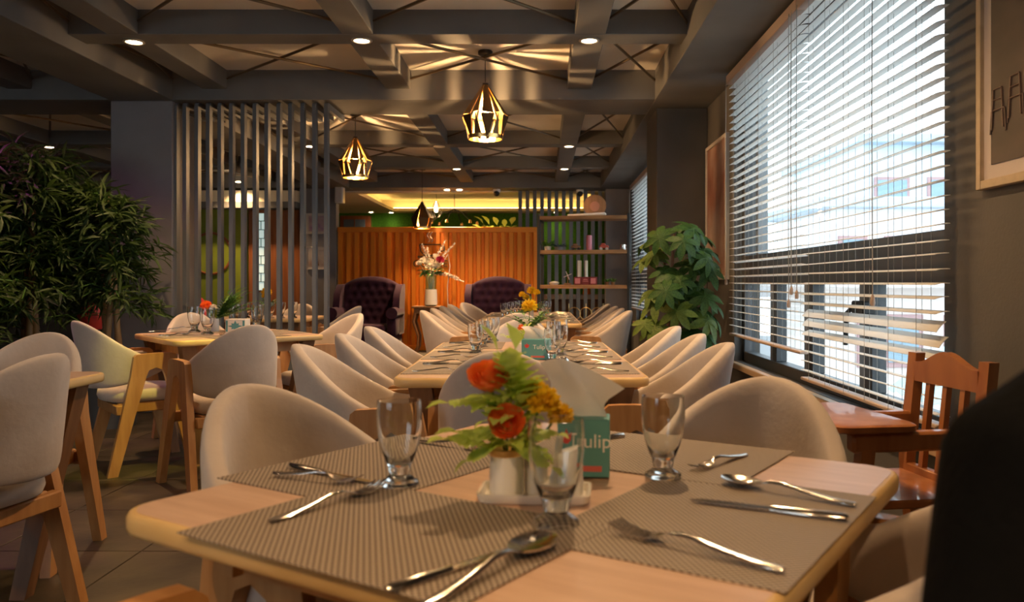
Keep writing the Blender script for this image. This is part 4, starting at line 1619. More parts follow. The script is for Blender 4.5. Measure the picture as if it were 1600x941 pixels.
def flower_vase(loc, label, vh, bloom, n, vr=.02, green=True, seed=1, glassy='greenglass', hgt=.2, br=.035, spread=.05):
    r = random.Random(seed)
    t = thing('flower_vase', label, 'flowers', loc)
    obj('vase', MB().lathe([(0, 0), (vr * .9, 0), (vr, .004), (vr * .8, vh * .6), (vr, vh), (vr * .9, vh), (vr * .68, vh * .6), (vr * .7, .008), (0, .008)], 18), M[glassy], t)
    st, lf = MB(), MB()
    for k in range(n):
        a = 2 * pi * k / max(n, 1) + r.random()
        q = spread * (0 if (n == 1 or k == 0) else 1)
        c = Vector((q * cos(a), q * sin(a), hgt - (.0 if k == 0 else r.uniform(0, .06))))
        st.tube([(0, 0, .01), (c.x * .3, c.y * .3, vh), c], .0022, 6)
        bm_ = MB()
        pompon(bm_, c, br * (1 if k == 0 else .72), 70, seed + k)
        obj('bloom', bm_, M[bloom], t, sharp=None)
    obj('stems', st, M['leafgreen'], t)
    if green:
        for k in range(9):
            a = r.uniform(0, 2 * pi)
            frond(lf, (0, 0, vh * .85), (cos(a), sin(a), r.uniform(.4, 1.4)), hgt * .55, 6, .4, .4, .3, r)
        obj('leaves', lf, M['leafgreen'], t, sharp=None)
    return t


p = P(827, 541, TH)
flower_vase((p.x, 4.25, TH), 'single yellow chrysanthemum in a green glass vase at the far end of the middle table', .10, 'yellowpet', 1, .022, True, 3, hgt=.20, br=.043)
t = thing('flower_arrangement', 'small rust flower with pale green sprigs left of the tissue box on the middle table', 'flowers', (P(815, 545, TH).x, 3.98, TH))
obj('pot', MB().lathe([(0, 0), (.02, 0), (.022, .05), (.018, .05), (.016, .01), (0, .01)], 14), M['ceramic'], t)
lf = MB()
r6 = random.Random(6)
for k in range(10):
    a = r6.uniform(0, 2 * pi)
    frond(lf, (0, 0, .04), (cos(a), sin(a), r6.uniform(.3, 1.6)), .08, 6, .45, .4, .2, r6)
obj('leaves', lf, M['leaflime'], t, sharp=None)
b = MB()
pompon(b, (0, -.01, .105), .02, 40, 4)
obj('bloom', b, M['orangepet'], t, sharp=None)

g_c3, g_m3, g_g3 = 'cutlery on the far table', 'placemats on the far table', 'glasses on the far table'
for k in range(4):
    y = 6.85 + .62 * k
    for s, nm in ((-1, 'left'), (1, 'window')):
        setting(C3.x + s * .26, y, s, f'{ORD[k]} seat on the {nm} side of the far table', 'far table', g_c3, g_m3)
for k, (px, py) in enumerate(((787.5, 496), (795, 493), (801, 491), (807, 489.5), (812, 488.5))):
    p = P(px, py, TH)
    glass(p.x, p.y, f'footed glass in the left row of the far table, {(ORD + ["farthest"])[k]} in the row', g_g3)
for k, (px, py) in enumerate(((846, 499), (852, 495), (849, 491), (856, 490))):
    p = P(px, py, TH)
    glass(p.x, p.y, f'footed glass in the right row of the far table, {ORD[k]} in the row', g_g3)
flower_vase((-.09, 7.35, TH), 'yellow button flowers with dark greenery on the far table', .09, 'yellowpet', 4, .025, True, 11, glassy='ceramic', hgt=.25, br=.045, spread=.09)
t = thing('flower_arrangement', 'low pale green sprig beside the left glasses of the far table', 'flowers', (-.2, 6.9, TH))
obj('pot', MB().lathe([(0, 0), (.03, 0), (.035, .05), (.03, .05), (.026, .01), (0, .01)], 14), M['ceramic'], t)
lf = MB()
for k in range(14):
    a = r6.uniform(0, 2 * pi)
    frond(lf, (0, 0, .04), (cos(a), sin(a), r6.uniform(.2, 1.0)), .09, 6, .45, .4, .3, r6)
obj('leaves', lf, M['leafgreen'], t, sharp=None)

# table by the slat screen
g_c4 = 'cutlery on the table by the slat screen'


def at4(a, b):
    return C4 + U4 * a + V4 * b


for i, (a, b, dz, lb) in enumerate(((-.28, .0, 90, 'greenish placemat at the left of the table by the slat screen'), (.0, -.28, 0, 'placemat at the front of the table by the slat screen'),
                                    (.28, .0, 90, 'placemat at the right of the table by the slat screen'), (0, .28, 0, 'placemat at the back of the table by the slat screen'))):
    p = at4(a, b)
    placemat(p.x, p.y, A4 + R(dz), lb, 'placemats on the table by the slat screen', TH + (.0008 if i % 2 else 0))


def c4(kind, a, b, label, z=ZM + .001):
    pa, pb = P(*a, z), P(*b, z)
    cutlery(kind, pa, pb, label, g_c4, z, ln=.2)


c4('knife', (248, 525), (290, 524), 'knife on the front left of the table by the slat screen')
c4('spoon', (258, 526), (306, 522), 'spoon left of the glasses on the table by the slat screen')
c4('fork', (357, 527), (333, 521), 'fork in front of the tissue box on the table by the slat screen')
c4('spoon', (262, 515), (302, 513), 'spoon at the back left of the table by the slat screen')
c4('knife', (232, 519), (268, 516.5), 'knife at the far left corner of the table by the slat screen')
for px, py, lb in ((304, 520, 'left footed glass on the table by the slat screen'), (324, 523.5, 'footed glass in front of the orange flower by the slat screen'), (368, 512, 'footed glass behind the patterned tissue box by the slat screen'), (402, 514, 'right footed glass on the table by the slat screen')):
    p = P(px, py, TH)
    glass(p.x, p.y, lb, 'glasses on the table by the slat screen', z=TH + .003, s=1.25)
p = P(369, 521, TH)
tissue_box((p.x, p.y + .03, TH + .003), R(3), 'white tissue box with teal star pattern by the slat screen', .125, .11, .088, None, False, 1, True)
p = P(333, 519, TH)
t = thing('flower_arrangement', 'orange rose with feathery green sprig in a white vase by the slat screen', 'flowers', (p.x, p.y + .03, TH + .003))
obj('vase', MB().lathe([(0, 0), (.024, 0), (.028, .01), (.026, .085), (.022, .085), (.02, .012), (0, .012)], 16), M['ceramic'], t)
b = MB()
rose(b, Vector((-.045, -.03, .165)), .036, 5, (0, -.8, .6), 9)
obj('rose', b, M['orangepet'], t, sharp=None)
b = MB()
pompon(b, (-.075, .0, .17), .024, 40, 2)
obj('yellow_bloom', b, M['yellowpet'], t, sharp=None)
b = MB()
pompon(b, (.0, -.03, .155), .028, 40, 5)
obj('white_bloom', b, M['whitepet'], t, sharp=None)
lf = MB()
for k in range(15):
    a = r6.uniform(-1.0, 1.0)
    frond(lf, (.01, .01, .08), (.35 + .5 * cos(a), .4 * sin(a), r6.uniform(.3, 1.5)), r6.uniform(.14, .24), 10, .3, .3, .25, r6)
obj('feathery_leaves', lf, M['leafgreen'], t, sharp=None)
st = MB()
for c in ((-.045, -.03, .16), (-.075, 0, .165), (0, -.03, .15)):
    st.tube([(0, 0, .02), (c[0] * .4, c[1] * .4, .09), c], .002, 6)
obj('stems', st, M['leafgreen'], t)

# table behind the screen
for k, (x, y) in enumerate(((-2.62, 7.6), (-2.5, 7.62), (-2.4, 7.62), (-2.3, 7.66), (-2.75, 7.7), (-2.85, 7.8))):
    glass(x, y, f'footed glass seen between the slats on the table behind the screen, {["third", "fourth", "fifth", "right-hand", "second", "left-hand"][k]} glass there', 'glasses behind the slat screen', s=1.1)
flower_vase((-2.58, 7.75, TH), 'two yellow button flowers, one above the other, behind the slat screen', .09, 'yellowpet', 2, .022, True, 21, glassy='ceramic', hgt=.24, br=.05, spread=.012)
# table at the left edge
placemat(-1.86, 2.56, R(90), 'woven placemat on the table at the left edge', 'placemats on the table at the left edge')
placemat(-2.04, 2.85, 0, 'woven placemat at the far side of the table at the left edge', 'placemats on the table at the left edge', TH + .0008)
cutlery('spoon', (-2.15, 2.66), (-2.03, 2.80), 'spoon standing out on the table at the left edge', 'cutlery on the table at the left edge', ZM + .003)
cutlery('fork', (-2.2, 2.62), (-2.1, 2.76), 'fork beside the spoon on the table at the left edge', 'cutlery on the table at the left edge', ZM + .001)

# ------------------------------------------------------------------ wooden high chair by the window
t = thing('high_chair', 'varnished wooden child high chair with tray by the window', 'chair', (1.05, 2.50, 0), R(90 + 8))
# local: faces +Y, back at -Y
pw = .175
for s in (-1, 1):
    b = MB()
    b.loft([[(s * pw - .022, y - .016, z), (s * pw + .022, y - .016, z), (s * pw + .022, y + .016, z), (s * pw - .022, y + .016, z)] for y, z in ((-.21, 0), (-.17, .5), (-.205, .845))])
    obj('back_post', b, M['cherry'], t, sharp=30)
    b = MB()
    b.loft([[(s * (pw + .0) - .02, y - .02, z), (s * pw + .02, y - .02, z), (s * pw + .02, y + .02, z), (s * pw - .02, y + .02, z)] for y, z in ((.24, 0), (.17, .635))])
    obj('front_leg', b, M['cherry'], t, sharp=30)
    obj('arm', MB().span((s * pw - .022, -.19, .60), (s * pw + .022, .22, .655), .008), M['cherry'], t)
cr = MB()
pts = []
for k in range(17):
    u = -1 + 2 * k / 16
    pts.append((u * (pw - .018), .828 + .032 * (0.5 + .5 * cos(pi * u * 1.15)) - .012 * abs(u)))
poly = pts + [(pw - .018, .755), (-(pw - .018), .755)]
for k in range(16):
    a, c = pts[k], pts[k + 1]
    cr.prism([(a[0], .755), (c[0], .755), c, a], -.208, -.182, 'y')
bmesh.ops.remove_doubles(cr.bm, verts=cr.bm.verts, dist=1e-5)
obj('crest_rail', cr, M['cherry'], t, sharp=30)
for x in (-.085, 0, .085):
    obj('spindle', MB().loft([[(x - .011, y - .009, z), (x + .011, y - .009, z), (x + .011, y + .009, z), (x - .011, y + .009, z)] for y, z in ((-.165, .47), (-.195, .76))]), M['cherry'], t, sharp=30)
obj('lower_rail', MB().span((-pw, -.185, .45), (pw, -.155, .49), .004), M['cherry'], t)
obj('seat', MB().span((-pw - .02, -.18, .44), (pw + .02, .2, .465), .006), M['cherry'], t)
tp = MB()
tp.loft([[(x, y + .155, z) for x, y in rrect(.225 + d, .125 + d, .045)] for d, z in ((-.008, .657), (0, .662), (0, .676), (-.007, .681))])
obj('tray', tp, M['cherry'], t, label='glossy wooden tray')
for z in (.2, ):
    f = MB()
    for s in (-1, 1):
        f.span((s * pw - .01, -.19, z), (s * pw + .01, .22, z + .035))
    f.span((-pw, .20, z), (pw, .225, z + .035)).span((-pw, -.2, z), (pw, -.18, z + .035))
    obj('stretcher', f, M['cherry'], t)

# ------------------------------------------------------------------ pictures
def picture(name, label, loc, rz, w, h, fw, fm, art, mount=.0, depth=.025, group=None):
    t = thing(name, label, 'picture', loc, rz, group)
    f = MB()
    for a, b in (((-w / 2, -h / 2), (-w / 2 + fw, h / 2)), ((w / 2 - fw, -h / 2), (w / 2, h / 2)), ((-w / 2 + fw, h / 2 - fw), (w / 2 - fw, h / 2)), ((-w / 2 + fw, -h / 2), (w / 2 - fw, -h / 2 + fw))):
        f.span((a[0], -depth, a[1]), (b[0], 0, b[1]), .002)
    obj('frame', f, fm, t)
    if mount:
        obj('mount', MB().span((-w / 2 + fw, -depth * .5, -h / 2 + fw), (w / 2 - fw, 0, h / 2 - fw)), M['mount'], t)
    m = mount
    obj('print', MB().span((-w / 2 + fw + m, -depth * .6, -h / 2 + fw + m), (w / 2 - fw - m, -.001, h / 2 - fw - m)), art, t)
    return t


art1 = art_mat('brown_terrace_print', [(0.012, 0.009, 0.010), (0.03, 0.02, 0.02), (0.05, 0.033, 0.03), (0.075, 0.05, 0.042)], 3.0, (1, 1, 1.6))
t1 = picture('framed_print', 'large framed dark brown print of chairs at the right edge of the window wall', (XW - .001, 2.16, 2.02), R(-90), 1.02, 1.30, .028, M['frameoak'], art1, .045)
# white chair drawings in the lower part of the print
ink = MB()
for k in range(8):
    x = -.43 + .095 * k
    z = -.47 + .02 * (k % 2)
    for a, b in (((0, 0), (.015, .19)), ((.10, 0), (.085, .19)), ((.015, .19), (.085, .19)), ((.0, .09), (.11, .09)), ((.012, .14), (.088, .14)), ((0, .09), (-.012, -.02)), ((.11, .09), (.122, -.02))):
        ink.tube([(x + a[0] * .65, -.0165, z + a[1] * .65), (x + b[0] * .65, -.0165, z + b[1] * .65)], .003, 5)
obj('chair_drawing', ink, mat('pale_brown_ink', (0.13, 0.08, 0.06), 0.5), t1)
art2 = art_mat('rust_tree_print', [(0.10, 0.03, 0.02), (0.25, 0.11, 0.08), (0.38, 0.26, 0.22), (0.5, 0.42, 0.38)], 2.2, (1, 1, .7))
picture('framed_print', 'tall rust and pink print in a pale frame beside the umbrella plant', (XW - .001, 6.66, 1.66), R(-90), .78, 1.12, .03, M['framewhite'], art2, .0, .03)
art3 = art_mat('pink_street_print', [(0.32, 0.16, 0.2), (0.5, 0.36, 0.38), (0.22, 0.08, 0.35)], 5)
art4 = art_mat('pale_tower_print', [(0.55, 0.5, 0.48), (0.42, 0.36, 0.34), (0.25, 0.15, 0.12)], 4)
picture('framed_print', 'upper small pink print on the grey wall behind the slat screen', (-3.56, 13.14, 2.02), 0, .36, .33, .012, M['framewhite'], art3, .03)
t4 = picture('framed_print', 'lower small pale print of a tower on the grey wall behind the slat screen', (-3.575, 13.14, 1.47), 0, .35, .36, .012, M['framewhite'], art4, .03)
obj('tower_drawing', MB().prism([(-.045, -.12), (.045, -.12), (.012, .0), (.0, .1), (-.012, .0)], -.0175, -.016, 'y'), mat('brown_ink', (0.2, 0.1, 0.06), 0.6), t4)
# ring mirror on the olive panel
t = thing('ring_mirror', 'round mirror with brown wooden ring on the olive panel behind the slat screen', 'mirror', (-5.32, 13.29, 1.55), 0)
b = MB()
b.tube([(.33 * cos(2 * pi * k / 40), 0, .33 * sin(2 * pi * k / 40)) for k in range(41)], .022, 8, cap=False)
obj('ring', b, M['doorwood'], t)
obj('mirror_glass', MB().loft([[(.31 * cos(2 * pi * k / 32), y, .31 * sin(2 * pi * k / 32)) for k in range(32)] for y in (-.004, .004)]), M['olive'], t)
t = thing('red_vase', 'red glossy vase low behind the slat screen beside the brick strip', 'vase', (-4.28, 10.2, 0))
obj('body', MB().lathe([(0, 0), (.10, 0), (.11, .02), (.12, .35), (.13, .7), (.11, .86), (.07, .9), (.06, .88), (0, .88)], 20), M['red'], t)
obj('foot', MB().lathe([(0, 0), (.12, 0), (.12, .015), (0, .015)], 20), M['black'], t)

# ------------------------------------------------------------------ industrial shelf and what stands on it
SH = Vector((.60, 11.5, 0))
RS = R(-9)
t = thing('industrial_shelf', 'black metal shelf with rough brown boards right of the orange partition', 'shelf', SH, RS)
for x in (-.62, .62):
    for y in (-.17, .17):
        obj('post', MB().span((x - .02, y - .02, 0), (x + .02, y + .02, 2.03), .003), M['black'], t)
BZ = [.16, .55, 1.05, 1.53, 2.0]
live = mat('rough_live_edge_board', (0.23, 0.10, 0.035), 0.5, col2=(0.36, 0.18, 0.07), scale=5, stretch=(.7, 6, 6))
for z in BZ:
    b = MB()
    rr = random.Random(int(z * 100))
    rings = []
    for k in range(13):
        x = -.60 + 1.2 * k / 12
        f_ = -.19 + rr.uniform(-.012, .006)
        rings.append([(x, f_, z - .05), (x, .17, z - .05), (x, .17, z), (x, f_ + .008, z)])
    obj('board', b.loft(rings), live, t, sharp=30)
for x in (-.62, .62):
    for z in (.1, .49, .99, 1.47, 1.94):
        obj('cross_bar', MB().span((x - .012, -.15, z - .012), (x + .012, .15, z + .012)), M['black'], t)


def on_shelf(px, lvl, dy=0.0):
    x = (px - 846) * 11.5 / F
    return Vector((x, 11.5 - (x - SH.x) * sin(-RS) * -1 * 0 + (x - SH.x) * math.tan(RS) + dy, BZ[lvl]))


def at_shelf(px, lvl, dy=0.0):
    dx = (px - 846) * 11.5 / F - SH.x
    return Vector((SH.x + dx, SH.y + dx * math.tan(RS) + dy, BZ[lvl]))


p = at_shelf(920, 3, -.05)
t = thing('tumbler_flask', 'tall pink flask with a lid on the second shelf board from the top', 'bottle', p)
pk = mat('matt_pink', (0.62, 0.20, 0.24), 0.5)
obj('body', MB().lathe([(0, 0), (.038, 0), (.04, .005), (.04, .155), (0, .155)], 18), pk, t)
obj('lid', MB().lathe([(.0, .157), (.039, .157), (.040, .20), (.036, .206), (0, .206)], 18), pk, t)
p = at_shelf(972, 3, -.03)
t = thing('steel_mug', 'small steel mug at the right end of the second shelf board from the top', 'mug', p)
obj('body', MB().lathe([(0, 0), (.035, 0), (.038, .01), (.035, .075), (.03, .078), (.032, .012), (0, .012)], 16), M['chrome'], t)
obj('handle', MB().tube([(.035, 0, .065), (.065, 0, .055), (.065, 0, .025), (.037, 0, .015)], .005, 6), M['chrome'], t)


def figurine(px, label, m1, m2, lvl=3, s=1.0, kind='car'):
    t = thing('toy_' + kind, label, 'figurine', at_shelf(px, lvl, -.05), RS)
    obj('body', MB().box((0, 0, .045 * s), (.13 * s, .05 * s, .045 * s), .012).box((-.01 * s, 0, .075 * s), (.065 * s, .045 * s, .04 * s), .012), M[m1] if isinstance(m1, str) else m1, t)
    for x in (-.04, .04):
        for y in (-.025, .025):
            o = obj('wheel', MB().loft([[(x * s + .02 * s * cos(a), (y + h) * s, .02 * s + .02 * s * sin(a)) for a in [2 * pi * k / 12 for k in range(12)]] for h in (-.006, .006)]), M[m2], t)
    return t


figurine(900, 'small dark brown toy vehicle left of the pink flask', 'darkwood', 'black')
figurine(943, 'small red toy vehicle right of the pink flask', mat('toy_red', (0.45, 0.07, 0.04), 0.5), 'mount')
t = thing('potted_succulent', 'blue-grey spiky plant at the left of the second shelf board from the top', 'plant', at_shelf(873, 3, -.02))
obj('pot', MB().lathe([(0, 0), (.05, 0), (.06, .05), (.054, .05), (.05, .04), (0, .04)], 16), M['beam'], t)
b = MB()
r8 = random.Random(8)
for k in range(46):
    a = r8.uniform(0, 2 * pi)
    v, f = leaf_pts(orient((.02 * cos(a), .02 * sin(a), .045), (cos(a), sin(a), r8.uniform(.1, 1.2))), r8.uniform(.06, .12), .02)
    b.add(v, f)
obj('leaves', b, mat('blue_grey_leaf', (0.05, 0.11, 0.14), 0.5), t, sharp=None)
t = thing('potted_plant', 'little dark green plant at the far left of the second shelf board from the top', 'plant', at_shelf(856, 3, .02))
obj('pot', MB().lathe([(0, 0), (.04, 0), (.05, .06), (.044, .06), (.04, .05), (0, .05)], 16), M['ceramic'], t)
b = MB()
for k in range(50):
    a = r8.uniform(0, 2 * pi)
    v, f = leaf_pts(orient((.02 * cos(a), .02 * sin(a), .05), (cos(a), sin(a), r8.uniform(.2, 1.6))), r8.uniform(.07, .13), .03)
    b.add(v, f)
obj('leaves', b, M['leafgreen'], t, sharp=None)
# third board
bx = mat('maroon_gift_box', (0.16, 0.012, 0.018), 0.5)
bp_ = mat('pink_box_print', (0.55, 0.18, 0.2), 0.6)
for k, px in enumerate((902.5, 914.5, 926.5)):
    t = thing('gift_box', f'small maroon box with pink print on the third shelf board, {["left", "middle", "right"][k]} of the three', 'box', at_shelf(px, 2, -.09), RS, 'maroon boxes on the shelf')
    obj('carton', MB().box((0, 0, .055), (.104, .07, .11), .003), bx, t)
    pr = MB()
    if k == 1:
        pr.box((0, -.036, .075), (.06, .002, .012)).box((0, -.036, .05), (.075, .002, .008))
    else:
        pr.box((0, -.036, .055), (.07, .002, .075), .0005)
    obj('printed_panel', pr, bp_, t)
for px, hh, w_, lb in ((906, .20, .042, 'taller wider white book standing behind the maroon boxes'), (916.5, .20, .026, 'narrow white book standing behind the maroon boxes')):
    t = thing('white_book', lb, 'book', at_shelf(px, 2, .06) + Vector((0, 0, 0)), RS)
    obj('cover', MB().box((0, 0, .17), (w_, .16, .34), .002), M['cove'], t)
    obj('pages', MB().box((0, -.002, .17), (w_ * .7, .162, .335)), M['paper'], t)
t = thing('wooden_plane', 'small model windmill figure on the third shelf board left of the boxes', 'figurine', at_shelf(887, 2, -.05), RS)
obj('base', MB().box((0, 0, .012), (.10, .06, .024), .004), M['darkwood'], t)
obj('post', MB().tube([(0, 0, .02), (0, 0, .15)], .008, 8), M['darkwood'], t)
for k in range(4):
    a = pi / 2 * k + .4
    obj('vane', MB().tube([(0, -.012, .13), (.06 * cos(a), -.012, .13 + .06 * sin(a))], .006, 6), M['mount'], t)
t['label'] = 'small brown vaned figure on the third shelf board left of the maroon boxes'
t.name = 'vaned_figure'
t = thing('ceramic_dish', 'low cream dish at the left of the third shelf board', 'dish', at_shelf(866, 2, -.05))
obj('bowl', MB().lathe([(0, 0), (.05, 0), (.075, .03), (.07, .03), (.045, .008), (0, .008)], 18), M['ceramic'], t)
obj('lid', MB().lathe([(.068, .031), (.05, .042), (.01, .05), (0, .05)], 18), M['ceramic'], t)
for px, lb in ((948, 'tiny leafy plant at the right of the third shelf board, left of its twin'), (957, 'tiny leafy plant at the right end of the third shelf board')):
    t = thing('potted_plant', lb, 'plant', at_shelf(px, 2, -.04))
    obj('pot', MB().lathe([(0, 0), (.025, 0), (.03, .04), (.026, .04), (.024, .03), (0, .03)], 12), M['darkwood'], t)
    b = MB()
    for k in range(24):
        a = r8.uniform(0, 2 * pi)
        v, f = leaf_pts(orient((.01 * cos(a), .01 * sin(a), .035), (cos(a), sin(a), r8.uniform(.3, 1.8))), r8.uniform(.05, .09), .02)
        b.add(v, f)
    obj('leaves', b, M['leafgreen'], t, sharp=None)
# top of the shelf
t = thing('round_plaque', 'round dark wooden plaque with pale centre standing on top of the shelf', 'plaque', at_shelf(930, 4, .1) + Vector((0, 0, .005)), RS)
obj('disc', MB().loft([[(.16 * cos(a), y, .155 + .155 * sin(a)) for a in [2 * pi * k / 28 for k in range(28)]] for y in (0, .02)]), M['darkwood'], t)
obj('centre', MB().loft([[(.07 * cos(a), y, .145 + .07 * sin(a)) for a in [2 * pi * k / 20 for k in range(20)]] for y in (-.012, 0)]), mat('pale_wood_disc', (0.3, 0.13, 0.09), 0.6), t)
o = obj('white_board', MB().box((0, 0, .012), (.52, .2, .024), .003), M['paper'], loc=at_shelf(917, 4, -.03) + Vector((0, 0, .012)), rot=(0, R(-2.2), RS))
tag(o, 'flat white board lying across the top of the industrial shelf', 'board')
# wire rack with rings on the low board
t = thing('wire_rack', 'gold wire rack of three rings low on the industrial shelf', 'rack', at_shelf(915, 1, -.05), RS)
for k in range(3):
    x = -.16 + .16 * k
    o = obj('ring', MB().tube([(x + .085 * cos(2 * pi * j / 24), 0, .10 + .085 * sin(2 * pi * j / 24)) for j in range(25)], .006, 6, cap=False), M['brass'], t)
for x in (-.24, 0, .24):
    obj('rod', MB().tube([(x, .02, .0), (x, .02, .24)], .005, 6), M['brass'], t)
# counter behind the slats
t = thing('counter', 'brown wooden counter with white top glimpsed behind the slats under the shelf', 'counter', (.45, 14.4, 0))
obj('body', MB().span((-.75, -.3, 0), (.75, .3, .80)), M['darkwood'], t)
obj('countertop', MB().span((-.78, -.34, .80), (.78, .3, .88), .004), M['ceramic'], t)
t = thing('orange_bottle', 'orange cone-shaped bottle on the white counter behind the slats', 'bottle', (.78, 14.3, .88))
obj('body', MB().lathe([(0, 0), (.07, 0), (.06, .1), (.03, .2), (.028, .24), (0, .24)], 16), M['orangepet'], t)
obj('cap', MB().lathe([(0, .241), (.03, .241), (.03, .27), (0, .27)], 14), M['ceramic'], t)
t = thing('top_plant', 'leafy green plant peeping over the right part of the orange partition', 'plant', (-.62, 13.95, 0))
t.name = 'potted_fern'
obj('planter', MB().lathe([(0, 0), (.14, 0), (.18, 1.5), (.16, 1.5), (.15, 1.45), (0, 1.45)], 18), M['ceramic'], t)
b = MB()
for k in range(26):
    a = r8.uniform(0, 2 * pi)
    frond(b, (0, 0, 1.46), (cos(a), sin(a), r8.uniform(.6, 2.4)), r8.uniform(.45, .75), 9, .3, .5, .5, r8)
obj('fronds', b, M['leaflime'], t, sharp=None)

# ------------------------------------------------------------------ side table and tall vase
t = thing('side_table', 'dark wooden side table with curved legs between the wing chairs', 'table', (-1.72, 12.45, 0))
obj('tabletop', MB().box((0, 0, .715), (.42, .36, .03), .006), M['darkwood'], t)
obj('apron', MB().box((0, 0, .66), (.36, .30, .08), .004), M['darkwood'], t)
for s in (-1, 1):
    for y in (-.13, .13):
        obj('leg', MB().tube([(s * .16, y, .63), (s * .19, y, .5), (s * .12, y, .28), (s * .13, y, .12), (s * .18, y, .02)], [.024, .022, .018, .016, .02], 8), M['darkwood'], t)
t = thing('flower_vase', 'tall vase of cream flowers and white spikes on the side table between the wing chairs', 'flowers', (-1.66, 12.40, .73))
obj('vase', MB().lathe([(0, 0), (.085, 0), (.09, .01), (.08, .2), (.085, .46), (.078, .46), (.072, .2), (.075, .02), (0, .02)], 20), M['greenglass'], t)
obj('lace_band', MB().lathe([(.094, .02), (.085, .2), (.084, .25), (.088, .25), (.09, .2), (.098, .02)], 20), M['whitepet'], t)
b = MB()
r9 = random.Random(9)
st = MB()
for k in range(9):
    a = 2 * pi * k / 9
    c = Vector((.13 * cos(a) + r9.uniform(-.04, .04), .1 * sin(a) - .03, .62 + r9.uniform(-.04, .14)))
    rose(b, c, .055, 3, (cos(a) * .6, -.6, .8), k)
    st.tube([(0, 0, .2), (c.x * .4, c.y * .4, .45), c], .004, 5)
obj('cream_blooms', b, M['whitepet'], t, sharp=None)
b = MB()
rose(b, Vector((.15, -.12, .68)), .06, 4, (.3, -.8, .6), 77)
obj('crimson_bloom', b, M['pinkpet'], t, sharp=None)
b = MB()
for k in range(60):
    a = r9.uniform(0, 2 * pi)
    v, f = leaf_pts(orient((.07 * cos(a), .06 * sin(a), .47 + r9.uniform(0, .06)), (cos(a), sin(a), r9.uniform(-.4, .7))), r9.uniform(.09, .15), .06)
    b.add(v, f)
obj('leaves', b, M['leafgreen'], t, sharp=None)
sp = MB()
for end in ((-.13, -.02, .93), (-.06, .02, .88), (.22, -.03, .98), (.36, 0, .94), (.42, -.05, .42), (.5, -.06, .36)):
    p0, p1 = Vector((0, 0, .48)), Vector(end)
    mid = (p0 + p1) / 2 + Vector((0, 0, .04))
    st.tube([p0, mid, p1], .004, 5)
    for k in range(26):
        q = mid.lerp(p1, k / 25)
        for j in range(3):
            d = Vector((r9.uniform(-1, 1), r9.uniform(-1, 1), r9.uniform(-.3, 1)))
            v, f = leaf_pts(orient(q, d), .035 * (1.2 - .5 * k / 25), .014)
            sp.add(v, f)
obj('white_spikes', sp, M['whitepet'], t, sharp=None)
st.tube([(.05, 0, .47), (.26, -.02, .78), (.29, -.03, .6), (.25, -.02, .3), (.26, -.02, -.12)], .005, 6)
obj('stems', st, M['whitepet'], t)

# ------------------------------------------------------------------ umbrella plant by the pier
t = thing('umbrella_plant', 'broad-leaved umbrella plant in a dark pot in front of the pier by the window', 'plant', (.95, 5.95, 0))
obj('pot', MB().lathe([(0, 0), (.14, 0), (.15, .01), (.19, .32), (.20, .34), (.175, .34), (.17, .3), (0, .3)], 24), M['beam'], t)
obj('soil', MB().lathe([(0, .301), (.168, .301), (.12, .315), (0, .32)], 18), M['soil'], t)
lf_me = {}
for nm in ('schefleaf', 'schefleaf2'):
    b = MB()
    l, w = 1.0, .42
    g, f = [], []
    N = 6
    for k in range(N + 1):
        s = k / N
        ww = w / 2 * (sin(pi * min(1, s * .93 + .05)) ** .8) * (1.15 - .3 * (1 - s))
        if k == N:
            ww = .012
        z = -.32 * s * s
        g += [(-ww, s * l, z + .25 * ww), (0, s * l, z), (ww, s * l, z + .25 * ww)]
    for k in range(N):
        a = k * 3
        f += [(a, a + 1, a + 4, a + 3), (a + 1, a + 2, a + 5, a + 4)]
    b.add(g, f)
    lf_me[nm] = b.mesh('leaf', M[nm], 60)
r3 = random.Random(3)
stem = MB()
for k in range(3):
    a = 2 * pi * k / 3
    stem.tube([(.03 * cos(a), .03 * sin(a), .3), (.06 * cos(a), .05 * sin(a), .9), (.09 * cos(a + .5), .06 * sin(a + .5), 1.42)], [.016, .013, .008], 8)
so = obj('trunk', stem, M['darkwood'], t)
heads_ = []
for k in range(42):
    z = .55 + .95 * ((k * .618) % 1.0)
    a = r3.uniform(pi * .75, pi * 2.2)
    q = r3.uniform(.16, .29) * (1 - .45 * max(0, (z - 1.3) / .35))
    heads_.append(Vector((q * cos(a) * 1.0, q * sin(a) * .95, z)))
heads_[0] = Vector((.02, -.30, 1.36))
heads_[1] = Vector((-.10, -.31, 1.02))
heads_[2] = Vector((.19, -.27, 1.24))
pet = MB()
for k, c in enumerate(heads_):
    base = Vector((c.x * .2, c.y * .2, c.z - .08))
    pet.tube([base, base.lerp(c, .6) + Vector((0, 0, .03)), c], .0035, 5)
    ax = Vector((c.x * .8, c.y * 1.2 - .1, .28)).normalized() + Vector((r3.uniform(-.3, .3), r3.uniform(-.2, .2), r3.uniform(-.2, .35)))
    ax.normalize()
    Q = ax.to_track_quat('Z', 'Y').to_matrix()
    n = 7
    a0 = r3.uniform(0, 1)
    L = r3.uniform(.115, .165)
    mm = 'schefleaf2' if (c.x < -.15 or r3.random() < .22) and k != 0 else 'schefleaf'
    for j in range(n):
        a = a0 + 2 * pi * j / n
        d = Q @ Vector((cos(a), sin(a), -.12))
        Mx = orient(c, d)
        zz = Q @ Vector((0, 0, 1))
        y_ = d.normalized()
        x_ = y_.cross(zz).normalized()
        z_ = x_.cross(y_)
        rot = Matrix((x_, y_, z_)).transposed()
        o = obj('leaf', lf_me[mm], parent=t, loc=c)
        o.rotation_euler = rot.to_euler()
        s = L * r3.uniform(.85, 1.1)
        o.scale = (s, s, s)
obj('leaf_stalks', pet, M['leafgreen'], t)

